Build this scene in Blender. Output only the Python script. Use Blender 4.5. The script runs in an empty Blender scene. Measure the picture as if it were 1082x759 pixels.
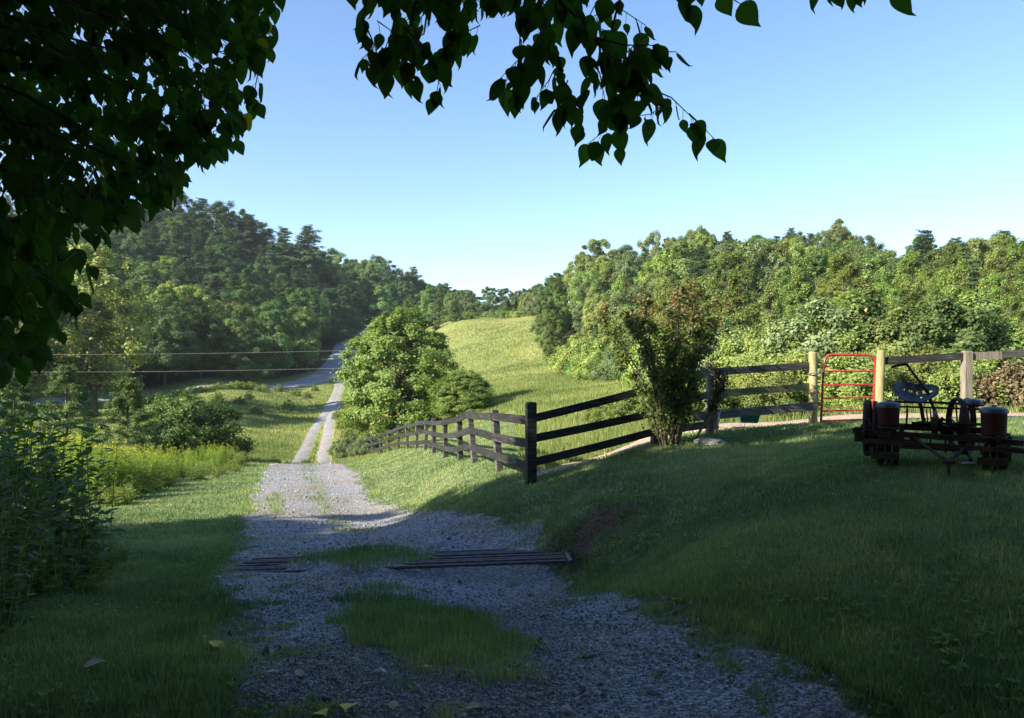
import bpy, math, numpy as np
from mathutils import Vector, Matrix
R_ = math.radians
sc = bpy.context.scene
COL = sc.collection

# ---------------------------------------------------------------- camera, sky, sun
FPX, CX, CY = 800.0, 541.0, 379.5        # focal length and centre in photo pixels
cam_d = bpy.data.cameras.new('camera'); cam = bpy.data.objects.new('camera', cam_d); COL.objects.link(cam)
cam.location = (0, 0, 0); cam.rotation_euler = (R_(90), 0, 0)
cam_d.sensor_width = 36; cam_d.lens = 36*FPX/1082.0
cam_d.clip_start = 0.05; cam_d.clip_end = 5000
sc.camera = cam

SUN_AZ = Vector((-0.87, -0.49)).normalized(); SUN_EL = R_(30)
world = bpy.data.worlds.new('World'); sc.world = world; world.use_nodes = True
wn = world.node_tree; wn.nodes.clear()
sky = wn.nodes.new('ShaderNodeTexSky'); sky.sky_type = 'NISHITA'; sky.sun_disc = False
sky.sun_elevation = SUN_EL; sky.sun_rotation = math.atan2(SUN_AZ.x, SUN_AZ.y) % (2*math.pi)
sky.altitude = 300; sky.air_density = 1.0; sky.dust_density = 0.6; sky.ozone_density = 2.2
bg = wn.nodes.new('ShaderNodeBackground'); bg.inputs['Strength'].default_value = 0.102
wo = wn.nodes.new('ShaderNodeOutputWorld')
wb = wn.nodes.new('ShaderNodeHueSaturation'); wb.inputs['Saturation'].default_value = 1.1; wb.inputs['Hue'].default_value = .504; wb.inputs['Value'].default_value = 1.0   # the camera's cool daylight balance
wn.links.new(sky.outputs[0], wb.inputs['Color']); wn.links.new(wb.outputs[0], bg.inputs[0]); wn.links.new(bg.outputs[0], wo.inputs[0])
sd = bpy.data.lights.new('sun', 'SUN'); sd.energy = 5.0; sd.angle = R_(0.55); sd.color = (1.0, 0.90, 0.72)
so = bpy.data.objects.new('sun', sd); COL.objects.link(so)
so.rotation_euler = Vector((SUN_AZ.x*math.cos(SUN_EL), SUN_AZ.y*math.cos(SUN_EL), math.sin(SUN_EL))).to_track_quat('Z', 'Y').to_euler()
sc.view_settings.view_transform = 'Standard'; sc.view_settings.look = 'None'
sc.view_settings.gamma = 1.0; sc.view_settings.exposure = 1.5; sc.view_settings.use_curve_mapping = False
sc.cycles.max_bounces = 5; sc.cycles.diffuse_bounces = 3; sc.cycles.glossy_bounces = 2
sc.cycles.transmission_bounces = 3; sc.cycles.transparent_max_bounces = 6; sc.cycles.volume_bounces = 0
sc.cycles.caustics_reflective = False; sc.cycles.caustics_refractive = False
sc.cycles.use_denoising = True

# ---------------------------------------------------------------- mesh helpers
class MB:
    """collects polygons of any size for one mesh"""
    def __init__(s): s.V = []; s.L = []; s.T = []; s.A = []; s.n = 0; s.M = []
    def add(s, V, F, tint=0.5, mi=0):
        V = np.asarray(V, float).reshape(-1, 3)
        if isinstance(F, np.ndarray):
            s.L.append(F.ravel() + s.n); s.T.append(np.full(len(F), F.shape[1])); nf = len(F)
        else:
            s.L.append(np.concatenate([np.asarray(f) for f in F]) + s.n); s.T.append(np.array([len(f) for f in F])); nf = len(F)
        s.A.append(np.broadcast_to(np.asarray(tint, float), (len(V),)).copy()); s.V.append(V); s.n += len(V)
        s.M.append(np.full(nf, mi))
    def box(s, c, size, rz=0, M=None, tint=0.5, mi=0):
        hx, hy, hz = [q/2 for q in size]
        V = np.array([[x, y, z] for x in (-hx, hx) for y in (-hy, hy) for z in (-hz, hz)])
        if M is not None: V = V @ np.array(M).T
        elif rz: V = V @ np.array([[math.cos(rz), -math.sin(rz), 0], [math.sin(rz), math.cos(rz), 0], [0, 0, 1]]).T
        F = np.array([[0, 1, 3, 2], [4, 6, 7, 5], [0, 4, 5, 1], [2, 3, 7, 6], [0, 2, 6, 4], [1, 5, 7, 3]])
        s.add(V + np.array(c), F, tint, mi)
    def tube(s, P, r, n=8, cap=True, tint=0.5, mi=0):
        P = np.asarray(P, float); k = len(P)
        r = np.broadcast_to(np.asarray(r, float), (k,))
        T = np.gradient(P, axis=0); T /= np.linalg.norm(T, axis=1)[:, None] + 1e-9
        up = np.array([0, 0, 1.0]) if abs(T[0][2]) < .9 else np.array([1.0, 0, 0])
        V = []; a = np.arange(n)*2*math.pi/n
        u = np.cross(T[0], up); u /= np.linalg.norm(u)
        for i in range(k):
            u = u - T[i]*np.dot(u, T[i]); u /= np.linalg.norm(u) + 1e-9
            w = np.cross(T[i], u)
            V.append(P[i] + r[i]*(np.cos(a)[:, None]*u + np.sin(a)[:, None]*w))
        V = np.concatenate(V)
        i0 = np.arange(n); i1 = (i0+1) % n
        F = [np.stack([i0+j*n, i1+j*n, i1+(j+1)*n, i0+(j+1)*n], 1) for j in range(k-1)]
        s.add(V, np.concatenate(F), tint, mi)
        if cap:
            s.add(V[:n], [list(range(n))[::-1]], tint, mi); s.add(V[-n:], [list(range(n))], tint, mi)
    def lathe(s, prof, c=(0, 0, 0), axis='z', n=24, tint=0.5, close=False, M=None):
        prof = np.asarray(prof, float); a = np.arange(n)*2*math.pi/n
        V = np.stack([prof[:, None, 0]*np.cos(a), prof[:, None, 0]*np.sin(a), np.repeat(prof[:, 1:2], n, 1)], -1).reshape(-1, 3)
        if axis == 'x': V = V[:, [2, 0, 1]]
        if axis == 'y': V = V[:, [0, 2, 1]]
        if M is not None: V = V @ np.array(M).T
        i0 = np.arange(n); i1 = (i0+1) % n; k = len(prof)
        js = range(k if close else k-1)
        F = np.concatenate([np.stack([i0+j*n, i1+j*n, i1+((j+1) % k)*n, i0+((j+1) % k)*n], 1) for j in js])
        s.add(V + np.array(c), F, tint)
    def inst(s, tv, tf, pos, X, Y, Z, tint):
        """template at many places; X,Y,Z are scaled axes (n,3)"""
        n = len(pos); k = len(tv); tv = np.asarray(tv, float)
        V = pos[:, None] + tv[None, :, 0:1]*X[:, None] + tv[None, :, 1:2]*Y[:, None] + tv[None, :, 2:3]*Z[:, None]
        off = (np.arange(n)*k)
        tint = np.repeat(np.broadcast_to(tint, (n,)), k)
        first = True
        bylen = {}
        for f in tf: bylen.setdefault(len(f), []).append(f)
        base = s.n; s.V.append(V.reshape(-1, 3)); s.A.append(tint); s.n += n*k
        for m, fs in bylen.items():
            F = (np.array(fs)[None] + off[:, None, None]).reshape(-1, m)
            s.L.append(F.ravel() + base); s.T.append(np.full(len(F), m)); s.M.append(np.zeros(len(F)))
    def mesh(s, name, mats, smooth=False):
        me = bpy.data.meshes.new(name)
        V = np.concatenate(s.V); L = np.concatenate(s.L).astype(np.int32); T = np.concatenate(s.T).astype(np.int32)
        me.vertices.add(len(V)); me.vertices.foreach_set('co', V.astype(np.float32).ravel())
        me.loops.add(len(L)); me.loops.foreach_set('vertex_index', L)
        me.polygons.add(len(T)); me.polygons.foreach_set('loop_start', (np.cumsum(T)-T).astype(np.int32))
        me.polygons.foreach_set('loop_total', T)
        me.polygons.foreach_set('material_index', np.concatenate(s.M).astype(np.int32))
        me.polygons.foreach_set('use_smooth', np.full(len(T), bool(smooth)))
        me.update(calc_edges=True)
        at = me.attributes.new('tint', 'FLOAT', 'POINT'); at.data.foreach_set('value', np.concatenate(s.A).astype(np.float32))
        for m in (mats if isinstance(mats, (list, tuple)) else [mats]): me.materials.append(m)
        return me
    def obj(s, name, mats, parent=None, smooth=False, loc=None):
        o = bpy.data.objects.new(name, s.mesh(name, mats, smooth)); COL.objects.link(o)
        if parent: o.parent = parent
        if loc is not None: o.location = loc
        return o
def tag(o, label=None, cat=None, group=None, kind=None):
    if label: o['label'] = label
    if cat: o['category'] = cat
    if group: o['group'] = group
    if kind: o['kind'] = kind
    return o
def empty(name, loc=(0, 0, 0), rz=0, **k):
    o = bpy.data.objects.new(name, None); COL.objects.link(o); o.location = loc; o.rotation_euler = (0, 0, rz)
    o.empty_display_size = .2
    return tag(o, **k)
def copy_thing(root, loc, rz, scale, label=None, group=None):
    r = root.copy(); COL.objects.link(r); r.location = loc; r.rotation_euler = (0, 0, rz); r.scale = scale
    if label: r['label'] = label
    if group: r['group'] = group
    for ch in root.children:
        c = ch.copy(); COL.objects.link(c); c.parent = r
        for g in ch.children:
            d = g.copy(); COL.objects.link(d); d.parent = c
    return r
rng = np.random.default_rng(7)
def unit(n, g=rng):
    v = g.normal(size=(n, 3)); return v/np.linalg.norm(v, axis=1)[:, None]
def norm(v): return v/(np.linalg.norm(v, axis=-1, keepdims=True)+1e-9)

# value noise
_perm = np.random.default_rng(3).random((256, 256))
def vnoise(x, y):
    x = np.asarray(x, float); y = np.asarray(y, float)
    xi = np.floor(x).astype(int); yi = np.floor(y).astype(int); fx = x-xi; fy = y-yi
    fx = fx*fx*(3-2*fx); fy = fy*fy*(3-2*fy)
    g = lambda a, b: _perm[a & 255, b & 255]
    return (g(xi, yi)*(1-fx)+g(xi+1, yi)*fx)*(1-fy)+(g(xi, yi+1)*(1-fx)+g(xi+1, yi+1)*fx)*fy
def fbm(x, y, o=4):
    s = 0; a = .5
    for i in range(o): s = s+a*vnoise(x*2**i+17*i, y*2**i+31*i); a *= .5
    return s

# ---------------------------------------------------------------- materials
def new_mat(name):
    m = bpy.data.materials.new(name); m.use_nodes = True; nt = m.node_tree; nt.nodes.clear()
    return m, nt, nt.nodes.new, nt.links.new
def ramp(nt, stops, fac, interp='LINEAR'):
    r = nt.nodes.new('ShaderNodeValToRGB'); e = r.color_ramp.elements; r.color_ramp.interpolation = interp
    while len(e) < len(stops): e.new(0.5)
    for i, (p, c) in enumerate(stops): e[i].position = p; e[i].color = (*c, 1)
    nt.links.new(fac, r.inputs[0]); return r.outputs[0]
def leaf_mat(name, c0, c1, c2, transl=0.3, rough=0.55, vary=0.5, tcol=1.3, spec=0.3):
    """leaf colours run c0..c1, with a few c2; each plant shifts a little as a whole"""
    m, nt, N, L = new_mat(name)
    at = N('ShaderNodeAttribute'); at.attribute_name = 'tint'
    col = ramp(nt, [(0, c0), (.85, c1), (1, c2)], at.outputs['Fac'])
    oi = N('ShaderNodeObjectInfo')
    hs = N('ShaderNodeHueSaturation'); L(col, hs.inputs['Color'])
    mr = N('ShaderNodeMapRange'); L(oi.outputs['Random'], mr.inputs[0]); mr.inputs[3].default_value = .5-.030*vary; mr.inputs[4].default_value = .5+.022*vary
    mx = N('ShaderNodeMath'); mx.operation = 'MULTIPLY'; L(oi.outputs['Random'], mx.inputs[0]); mx.inputs[1].default_value = 7.31
    fr = N('ShaderNodeMath'); fr.operation = 'FRACT'; L(mx.outputs[0], fr.inputs[0])
    mv = N('ShaderNodeMapRange'); L(fr.outputs[0], mv.inputs[0]); mv.inputs[3].default_value = 1-.45*vary; mv.inputs[4].default_value = 1+.45*vary
    L(mr.outputs[0], hs.inputs['Hue']); L(mv.outputs[0], hs.inputs['Value'])
    p = N('ShaderNodeBsdfPrincipled'); L(hs.outputs[0], p.inputs['Base Color']); p.inputs['Roughness'].default_value = rough
    p.inputs['Specular IOR Level'].default_value = spec
    t = N('ShaderNodeBsdfTranslucent')
    tc = N('ShaderNodeMix'); tc.data_type = 'RGBA'; tc.blend_type = 'MULTIPLY'; tc.inputs[0].default_value = 1
    L(hs.outputs[0], tc.inputs[6]); tc.inputs[7].default_value = (tcol*1.05, tcol*1.15, tcol*.5, 1); L(tc.outputs[2], t.inputs[0])
    mix = N('ShaderNodeMixShader'); mix.inputs[0].default_value = transl
    L(p.outputs[0], mix.inputs[1]); L(t.outputs[0], mix.inputs[2])
    o = N('ShaderNodeOutputMaterial'); L(mix.outputs[0], o.inputs[0]); return m
def rough_mat(name, stops, scale=8, detail=6, rough=.85, bump=.3, stretch=(1, 1, 1), metal=0, bscale=None, bdist=.02, spec=.3, objrand=0, dist=0.0):
    m, nt, N, L = new_mat(name)
    tc = N('ShaderNodeTexCoord'); mp = N('ShaderNodeMapping'); L(tc.outputs['Object'], mp.inputs[0]); mp.inputs['Scale'].default_value = stretch
    n = N('ShaderNodeTexNoise'); L(mp.outputs[0], n.inputs[0]); n.inputs['Scale'].default_value = scale; n.inputs['Detail'].default_value = detail
    n.inputs['Roughness'].default_value = .65; n.inputs['Distortion'].default_value = dist
    col = ramp(nt, stops, n.outputs[0])
    if objrand:
        oi = N('ShaderNodeObjectInfo'); hs = N('ShaderNodeHueSaturation'); L(col, hs.inputs['Color'])
        mv = N('ShaderNodeMapRange'); L(oi.outputs['Random'], mv.inputs[0]); mv.inputs[3].default_value = 1-objrand; mv.inputs[4].default_value = 1+objrand
        L(mv.outputs[0], hs.inputs['Value']); col = hs.outputs[0]
    p = N('ShaderNodeBsdfPrincipled'); L(col, p.inputs['Base Color']); p.inputs['Roughness'].default_value = rough; p.inputs['Metallic'].default_value = metal
    p.inputs['Specular IOR Level'].default_value = spec
    n2 = N('ShaderNodeTexNoise'); L(mp.outputs[0], n2.inputs[0]); n2.inputs['Scale'].default_value = bscale or scale*3; n2.inputs['Detail'].default_value = 5
    b = N('ShaderNodeBump'); b.inputs['Strength'].default_value = bump; b.inputs['Distance'].default_value = bdist
    L(n2.outputs[0], b.inputs['Height']); L(b.outputs[0], p.inputs['Normal'])
    o = N('ShaderNodeOutputMaterial'); L(p.outputs[0], o.inputs[0]); return m

# ---------------------------------------------------------------- terrain
def W(px, py, d): return ((px-CX)/FPX*d, d, (CY-py)/FPX*d)
CP = [  # (photo x, photo y, distance forward) of points on the ground
 # drive
 (330,759,3.6),(700,759,3.6),(330,650,6),(580,650,6),(250,600,8.8),(420,600,8.9),(590,603,8.9),(320,545,15),(430,545,15.2),(330,520,20),(400,522,20),
 (330,500,30),(325,492,37),(330,490.5,42),(330,489,52),(326,482,62),(342,450,80),(352,420,108),(355,405,134),
 # road
 (60,424,100),(170,421,108),(290,409,125),(330,402,136),(352,390,152),(363,375,170),(370,355,208),(385,348,230),(420,347,250),
 # lawn right
 (561,511,12.4),(640,545,9.6),(600,555,9.4),(700,500,10.8),(800,470,12.6),(960,490,7.9),(1060,489,7.9),(800,600,5.7),(1000,650,4.55),(1075,750,3.4),(900,750,3.5),(740,690,4.6),
 (650,620,6.9),(708,470,13.0),(750,460,14.0),(860,449,15),(930,446,15.2),(1082,442,15.6),(1200,440,15.8),(950,455,12.5),(1082,460,11.8),(1150,480,8),
 # left-hand fence line
 (528,497,14.8),(502,488,17.7),(471,485,22.5),(452,478.5,27),(438,476,31),(420,476,37),(403,480,43),(386,483,50),(460,510,17),(420,505,22),(400,490,32),
 # left verge
 (200,560,13),(150,600,9),(110,570,12),(170,516,21),(240,492,32),(40,620,7.5),(60,560,12),(90,530,18),(150,505,28),(0,700,4.6),(150,700,4.6),(-100,560,10),
 (200,480,45),(60,470,40),(250,470,62),(0,470,40),(300,462,72),(270,424,98),(200,420,100),(240,413,108),(320,425,108),(-150,450,50),(-100,425,100),
 # pasture
 (600,490,16),(570,468,22),(640,445,28),(700,455,16.5),(600,435,38),(560,415,60),(500,440,50),(430,455,58),(400,440,75),(620,408,66),(450,405,105),(640,402,75),(600,380,100),(520,372,125),
 (480,338,175),(560,331,185),(520,334,190),(420,400,130),
 # right-hand slope
 (820,446,19),(895,437,19.5),(1000,436,20),(1100,434,21),(800,420,30),(900,418,31),(1050,420,31),(800,400,50),(700,395,60),(900,380,68),(1050,372,66),(900,330,110),(1060,335,100),(1200,340,100),(700,335,120),
 (650,330,140),(600,325,170),(760,300,150),(900,290,152),(1050,300,140),(1250,300,140),(1000,285,175),(750,285,190),
 # left-hand hill
 (0,405,110),(100,380,135),(200,375,145),(290,378,165),(0,330,160),(100,300,190),(200,300,200),(300,325,215),(0,235,270),(100,240,270),(200,258,260),(280,285,250),(340,318,255),(400,322,290),(500,335,330),(440,345,260),
 (-200,380,110),(-200,260,240),(-150,200,300),(50,240,330),(250,262,330),(560,335,240),(700,310,240)]
CPW = [W(*c) for c in CP] + [(0,-8,-1.35),(-8,0,-1.7),(8,0,-1.45),(0,0,-1.62),(3,-2,-1.55),(-3,2,-1.7),(-20,-12,-1.8),(20,-12,-.8),(14,4,-1.2),(-14,6,-2.3),(-30,10,-3.2),(25,8,-.9),(40,20,-.5),(-45,20,-4.2),
 (-60,-40,-2),(60,-40,1),(0,-60,0),(0,-200,0),(-200,-100,5),(200,-100,8),(-300,100,45),(220,60,22),(300,200,50),(0,700,40),(-400,500,80),(400,500,60),(0,450,32),(-700,-100,30),(700,-100,30),(0,-800,10),(150,420,45),(-150,450,60)]
CPW = np.array(CPW)
def _warp(x, y):
    r = np.hypot(x, y)+1e-6; w = np.log1p(r/4)/r; return x*w, y*w, r
_cx, _cy, _cr = _warp(CPW[:, 0], CPW[:, 1]); _cz = CPW[:, 2]/(_cr+3)
def _phi(d2): return .5*d2*np.log(d2+1e-9)
_n = len(CPW); _A = np.zeros((_n+3, _n+3)); _D = (_cx[:, None]-_cx)**2+(_cy[:, None]-_cy)**2
_A[:_n, :_n] = _phi(_D)+np.eye(_n)*2e-3; _P = np.stack([np.ones(_n), _cx, _cy], 1); _A[:_n, _n:] = _P; _A[_n:, :_n] = _P.T
_w = np.linalg.solve(_A, np.concatenate([_cz, np.zeros(3)]))
# drive edges by distance
DR = np.array([(-10,.6,3.9),(0,-.6,2.3),(3.6,-1.36,1.62),(6,-2.26,.95),(8.8,-3.4,.62),(11,-3.95,-.35),(15,-5.2,-2.05),(20,-6.7,-3.8),(31,-10.1,-6.6),(40,-12.6,-9.3),(52,-15.3,-12.3),(62,-17.7,-15.0),(80,-21.4,-18.6),(95,-24,-21.2),(110,-26.8,-24.1),(124,-29.6,-27.0),(136,-32.5,-29.3)])
def drive_edges(y): return np.interp(y, DR[:, 0], DR[:, 1]), np.interp(y, DR[:, 0], DR[:, 2])
def drive_sd(x, y):
    """signed distance inside the drive (positive inside)"""
    l, r = drive_edges(y)
    e = (fbm(x*1.3+5, y*1.3)-.47)*.9+(fbm(x*5, y*5)-.47)*.3
    return np.minimum(x-l, r-x)+e*np.clip(.6, 0, 1)
GUARD = (-3.35, .62, 8.35, 9.85)
def isl(x, y):
    """grass islands in the drive, positive inside"""
    a = 1-np.hypot((x+1.72)/.92, (y-9.15)/.85)
    u = (x+.72)-(-(y-5.7))*.30
    b = 1-np.hypot((u)/.60, (y-5.8)/1.9)
    c = 1-np.hypot((x+5.3+(y-17)*.31)/.3, (y-17)/3)
    d = np.where(y > 34, (.55-np.abs(x-(drive_edges(y)[0]+drive_edges(y)[1])/2)*1.1)*np.clip((y-34)/6, 0, 1)-np.clip((38-y)/4,0,1)*.4, -1)
    mid = (drive_edges(y)[0]+drive_edges(y)[1])/2; st = np.where((y > 12.5) & (y < 40), .16-np.abs(x-mid-.1)*.75+.45*(fbm(y*.9, 0*y+60)-.5)+.14*np.clip((y-25)/6, 0, 1), -1)
    return np.maximum(np.maximum(np.maximum(a, b), st), np.maximum(c-.25, d))+(fbm(x*3, y*3)-.47)*1.1
def G(x, y):
    x = np.asarray(x, float); y = np.asarray(y, float); sh = x.shape; x = x.ravel(); y = y.ravel(); out = np.empty(len(x))
    for i in range(0, len(x), 40000):
        wx, wy, r = _warp(x[i:i+40000], y[i:i+40000])
        D = (wx[:, None]-_cx)**2+(wy[:, None]-_cy)**2
        out[i:i+40000] = (_phi(D)@_w[:_n]+_w[_n]+_w[_n+1]*wx+_w[_n+2]*wy)*(r+3)
    rr_ = np.hypot(x, y); out += np.clip((rr_-55)/40, 0, 1)*np.clip((400-rr_)/100, 0, 1)*(fbm(x*.055+3, y*.055)-.47)*1.5*np.clip((x+.15*y)/6, 0, 1)
    # small local shapes: the bank at the cattle grid, ruts, lawn unevenness
    out += .26*np.exp(-((x-1.15)/.6)**2-((y-9.35)/.45)**2)
    out -= .13*np.exp(-((x-.72)/.22)**4-((y-8.95)/.45)**4)
    gd = np.clip((np.minimum(np.minimum(x-GUARD[0], GUARD[1]-x), np.minimum(y-GUARD[2], GUARD[3]-y)))/.12, 0, 1)
    out -= .025*gd*(isl(x, y) < 0)
    out += .085*np.clip((1-np.hypot((x+1.72)/.98, (y-9.12)/.95))*4, 0, 1)
    near = np.clip(1-np.hypot(x, y)/60, 0, 1)
    out += near*((fbm(x*.9, y*.9)-.47)*.07)*np.clip(-drive_sd(x, y)*1.5, 0, 1)
    return out.reshape(sh)
def G1(x, y): return float(G(np.array([x]), np.array([y]))[0])

# zone masks (kinds of ground cover)
PATHP = np.array([(.2,13.0),(1.6,13.9),(3.0,15.0),(4.0,15.9),(6.0,17.2),(8.0,17.4),(12,17.3),(22,17.5),(40,18)])
def path_sd(x, y):
    cy = np.interp(x, PATHP[:, 0], PATHP[:, 1]); wd = np.interp(x, [0, .6, 3, 5, 7, 20], [.15, .35, .6, 1.2, 1.6, 1.7])
    return wd-np.abs(y-cy)+(fbm(x*2, y*2)-.47)*1.0 - np.where(x < 0, 5, 0)
def forest_m(x, y):
    px = CX+FPX*x/np.maximum(y, 1); 
    eL = np.interp(px, EL[:, 0], EL[:, 1]); eR = np.interp(px, ER[:, 0], ER[:, 1])
    return np.clip(np.maximum(np.where(px < 500, (y-eL)/6, -1), np.where(px > 500, (y-eR)/6, -1))+.5, 0, 1)
EL = np.array([(-400,60),(-60,80),(60,112),(170,118),(290,136),(335,150),(350,168),(362,205),(380,240),(440,255),(500,215)], float)
ER = np.array([(480,195),(560,192),(572,150),(586,108),(606,88),(640,74),(700,52),(760,36),(850,29),(950,29),(1100,29),(1400,30)], float)

th_f = np.arange(-42, 42.01, .28); th_b = np.arange(45, 318, 3.5)
TH = np.radians(np.concatenate([th_f, th_b]))
RR = [.5]
while RR[-1] < 800: RR.append(RR[-1]*(1.0105 if RR[-1] < 60 else 1.016))
RR = np.array(RR)
RG, TG = np.meshgrid(RR, TH, indexing='ij'); GX = RG*np.sin(TG); GY = RG*np.cos(TG)
GZ = G(GX, GY); nr, ntt = GX.shape
def build_ground():
    mb = MB(); idx = np.arange(nr*ntt).reshape(nr, ntt)
    a = idx[:-1, :]; b = np.roll(idx, -1, 1)[:-1, :]; c = np.roll(idx, -1, 1)[1:, :]; d = idx[1:, :]
    F = np.stack([a, d, c, b], -1).reshape(-1, 4)
    V = np.stack([GX, GY, GZ], -1).reshape(-1, 3)
    mb.add(V, F); V0 = V[:ntt]
    mb.add(np.concatenate([[[0, 0, G1(0, 0)]], V0]), [[0, i+1, (i+1) % ntt+1] for i in range(ntt)])
    me = mb.mesh('ground', M['ground'], True)
    def put(name, val):
        v = np.concatenate([val.ravel(), [val.ravel()[0]], val[0].ravel()])
        at = me.attributes.new(name, 'FLOAT', 'POINT'); at.data.foreach_set('value', v.astype(np.float32))
    put('meadow', np.clip((np.maximum(GY, 0)-24)/14, 0, 1)*(GX > -60))
    put('forest', forest_m(GX, GY))
    put('soil', np.clip(np.exp(-((GX-1.0)/.45)**2-((GY-9.1)/.3)**2)*1.6+(fbm(GX*4, GY*4)-.5)*1.5*np.exp(-((GX-1.0)/.6)**2-((GY-9.1)/.5)**2), 0, 1))
    o = bpy.data.objects.new('ground', me); COL.objects.link(o); tag(o, 'grassy farm ground rising to wooded slopes on both sides', 'ground', kind='structure')

def mat_ground():
    m, nt, N, L = new_mat('ground')
    tc = N('ShaderNodeTexCoord')
    def noise(s, d=6, dist=0.):
        n = N('ShaderNodeTexNoise'); L(tc.outputs['Object'], n.inputs[0]); n.inputs['Scale'].default_value = s; n.inputs['Detail'].default_value = d; n.inputs['Roughness'].default_value = .65; n.inputs['Distortion'].default_value = dist; return n.outputs[0]
    def attr(a):
        n = N('ShaderNodeAttribute'); n.attribute_name = a; return n.outputs['Fac']
    def mixc(f, a, b):
        x = N('ShaderNodeMix'); x.data_type = 'RGBA'; L(f, x.inputs[0]); L(a, x.inputs[6]); L(b, x.inputs[7]); return x.outputs[2]
    lawn = ramp(nt, [(.3, (.075, .11, .05)), (.5, (.17, .21, .10)), (.65, (.25, .27, .14)), (.78, (.34, .30, .18))], noise(3.0, 8))
    big = ramp(nt, [(.35, (.16, .20, .07)), (.5, (.24, .26, .10)), (.62, (.31, .28, .13)), (.75, (.34, .27, .16))], noise(.07, 7, .5))
    fine = ramp(nt, [(.3, (.12, .18, .035)), (.7, (.27, .30, .09))], noise(1.2, 8))
    x = N('ShaderNodeMix'); x.data_type = 'RGBA'; x.inputs[0].default_value = .45; L(big, x.inputs[6]); L(fine, x.inputs[7])
    c = mixc(attr('meadow'), lawn, x.outputs[2])
    fl = ramp(nt, [(.3, (.03, .04, .015)), (.7, (.07, .07, .03))], noise(.8, 6)); c = mixc(attr('forest'), c, fl)
    soil = ramp(nt, [(.3, (.07, .05, .035)), (.7, (.16, .12, .09))], noise(9, 8)); c = mixc(attr('soil'), c, soil)
    p = N('ShaderNodeBsdfPrincipled'); L(c, p.inputs['Base Color']); p.inputs['Roughness'].default_value = .95; p.inputs['Specular IOR Level'].default_value = .1
    b = N('ShaderNodeBump'); b.inputs['Strength'].default_value = .8; b.inputs['Distance'].default_value = .06; L(noise(14, 6), b.inputs['Height'])
    b2 = N('ShaderNodeBump'); b2.inputs['Strength'].default_value = .7; b2.inputs['Distance'].default_value = .5; L(noise(1.1, 5), b2.inputs['Height']); L(b.outputs[0], b2.inputs['Normal'])
    L(b2.outputs[0], p.inputs['Normal']); o = N('ShaderNodeOutputMaterial'); L(p.outputs[0], o.inputs[0]); return m
def mat_gravel(name, c, scale, coarse):
    m, nt, N, L = new_mat(name)
    tc = N('ShaderNodeTexCoord')
    v = N('ShaderNodeTexVoronoi'); L(tc.outputs['Object'], v.inputs[0]); v.inputs['Scale'].default_value = scale
    hs = N('ShaderNodeSeparateColor'); L(v.outputs['Color'], hs.inputs[0])
    col = ramp(nt, [(0, tuple(q*.55 for q in c)), (.6, c), (1, tuple(min(1, q*1.55) for q in c))], hs.outputs[0])
    n = N('ShaderNodeTexNoise'); L(tc.outputs['Object'], n.inputs[0]); n.inputs['Scale'].default_value = coarse; n.inputs['Detail'].default_value = 7
    dc = ramp(nt, [(.40, (1, 1, 1)), (.62, (.92, .80, .62)), (.75, (.70, .68, .42))], n.outputs[0])
    x = N('ShaderNodeMix'); x.data_type = 'RGBA'; x.blend_type = 'MULTIPLY'; x.inputs[0].default_value = .9; L(col, x.inputs[6]); L(dc, x.inputs[7])
    p = N('ShaderNodeBsdfPrincipled'); L(x.outputs[2], p.inputs['Base Color']); p.inputs['Roughness'].default_value = .9; p.inputs['Specular IOR Level'].default_value = .25
    b = N('ShaderNodeBump'); b.inputs['Strength'].default_value = 1.; b.inputs['Distance'].default_value = .02; b.invert = True; L(v.outputs['Distance'], b.inputs['Height'])
    b2 = N('ShaderNodeBump'); b2.inputs['Strength'].default_value = .6; b2.inputs['Distance'].default_value = .05; L(n.outputs[0], b2.inputs['Height']); L(b.outputs[0], b2.inputs['Normal'])
    L(b2.outputs[0], p.inputs['Normal']); o = N('ShaderNodeOutputMaterial'); L(p.outputs[0], o.inputs[0]); return m

M = {}
M['ground'] = mat_ground()
M['gravel'] = mat_gravel('gravel_grey', (.27, .275, .30), 42, .8)
M['road'] = mat_gravel('road_grey', (.30, .31, .33), 30, .5)
M['dirt'] = mat_gravel('path_dirt', (.46, .35, .28), 30, 1.8)
M['stone'] = rough_mat('stone', [(.3, (.09, .09, .10)), (.7, (.26, .255, .25))], 6, rough=.85, bump=.5)
M['bark'] = rough_mat('bark', [(.3, (.05, .04, .03)), (.7, (.16, .13, .10))], 6, stretch=(1, 1, .3), bump=.8)
M['paint_wood'] = rough_mat('black_fence_paint', [(.35, (.010, .010, .010)), (.55, (.026, .025, .026)), (.75, (.10, .10, .105))], 5, stretch=(.5, .5, 6), bump=.5, rough=.75, objrand=.3)
M['worn_wood'] = rough_mat('worn_fence_wood', [(.3, (.035, .034, .034)), (.55, (.10, .098, .092)), (.75, (.22, .21, .19))], 5, stretch=(.5, .5, 6), bump=.5, rough=.85, objrand=.35)
M['grey_post'] = rough_mat('grey_post_wood', [(.3, (.13, .11, .085)), (.7, (.32, .28, .23))], 6, stretch=(4, 4, .4), bump=.6, objrand=.25)
M['round_post'] = rough_mat('treated_post', [(.3, (.20, .17, .085)), (.55, (.33, .29, .15)), (.75, (.42, .38, .22))], 5, stretch=(3, 3, .4), bump=.4)
M['red'] = rough_mat('red_gate_paint', [(.3, (.22, .020, .018)), (.55, (.36, .032, .03)), (.75, (.30, .07, .05))], 12, rough=.35, bump=.1, spec=.5)
M['rust'] = rough_mat('rusty_iron', [(.3, (.018, .013, .012)), (.55, (.045, .028, .022)), (.75, (.12, .055, .03))], 18, rough=.75, bump=.5, bdist=.004, metal=.2)
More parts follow.
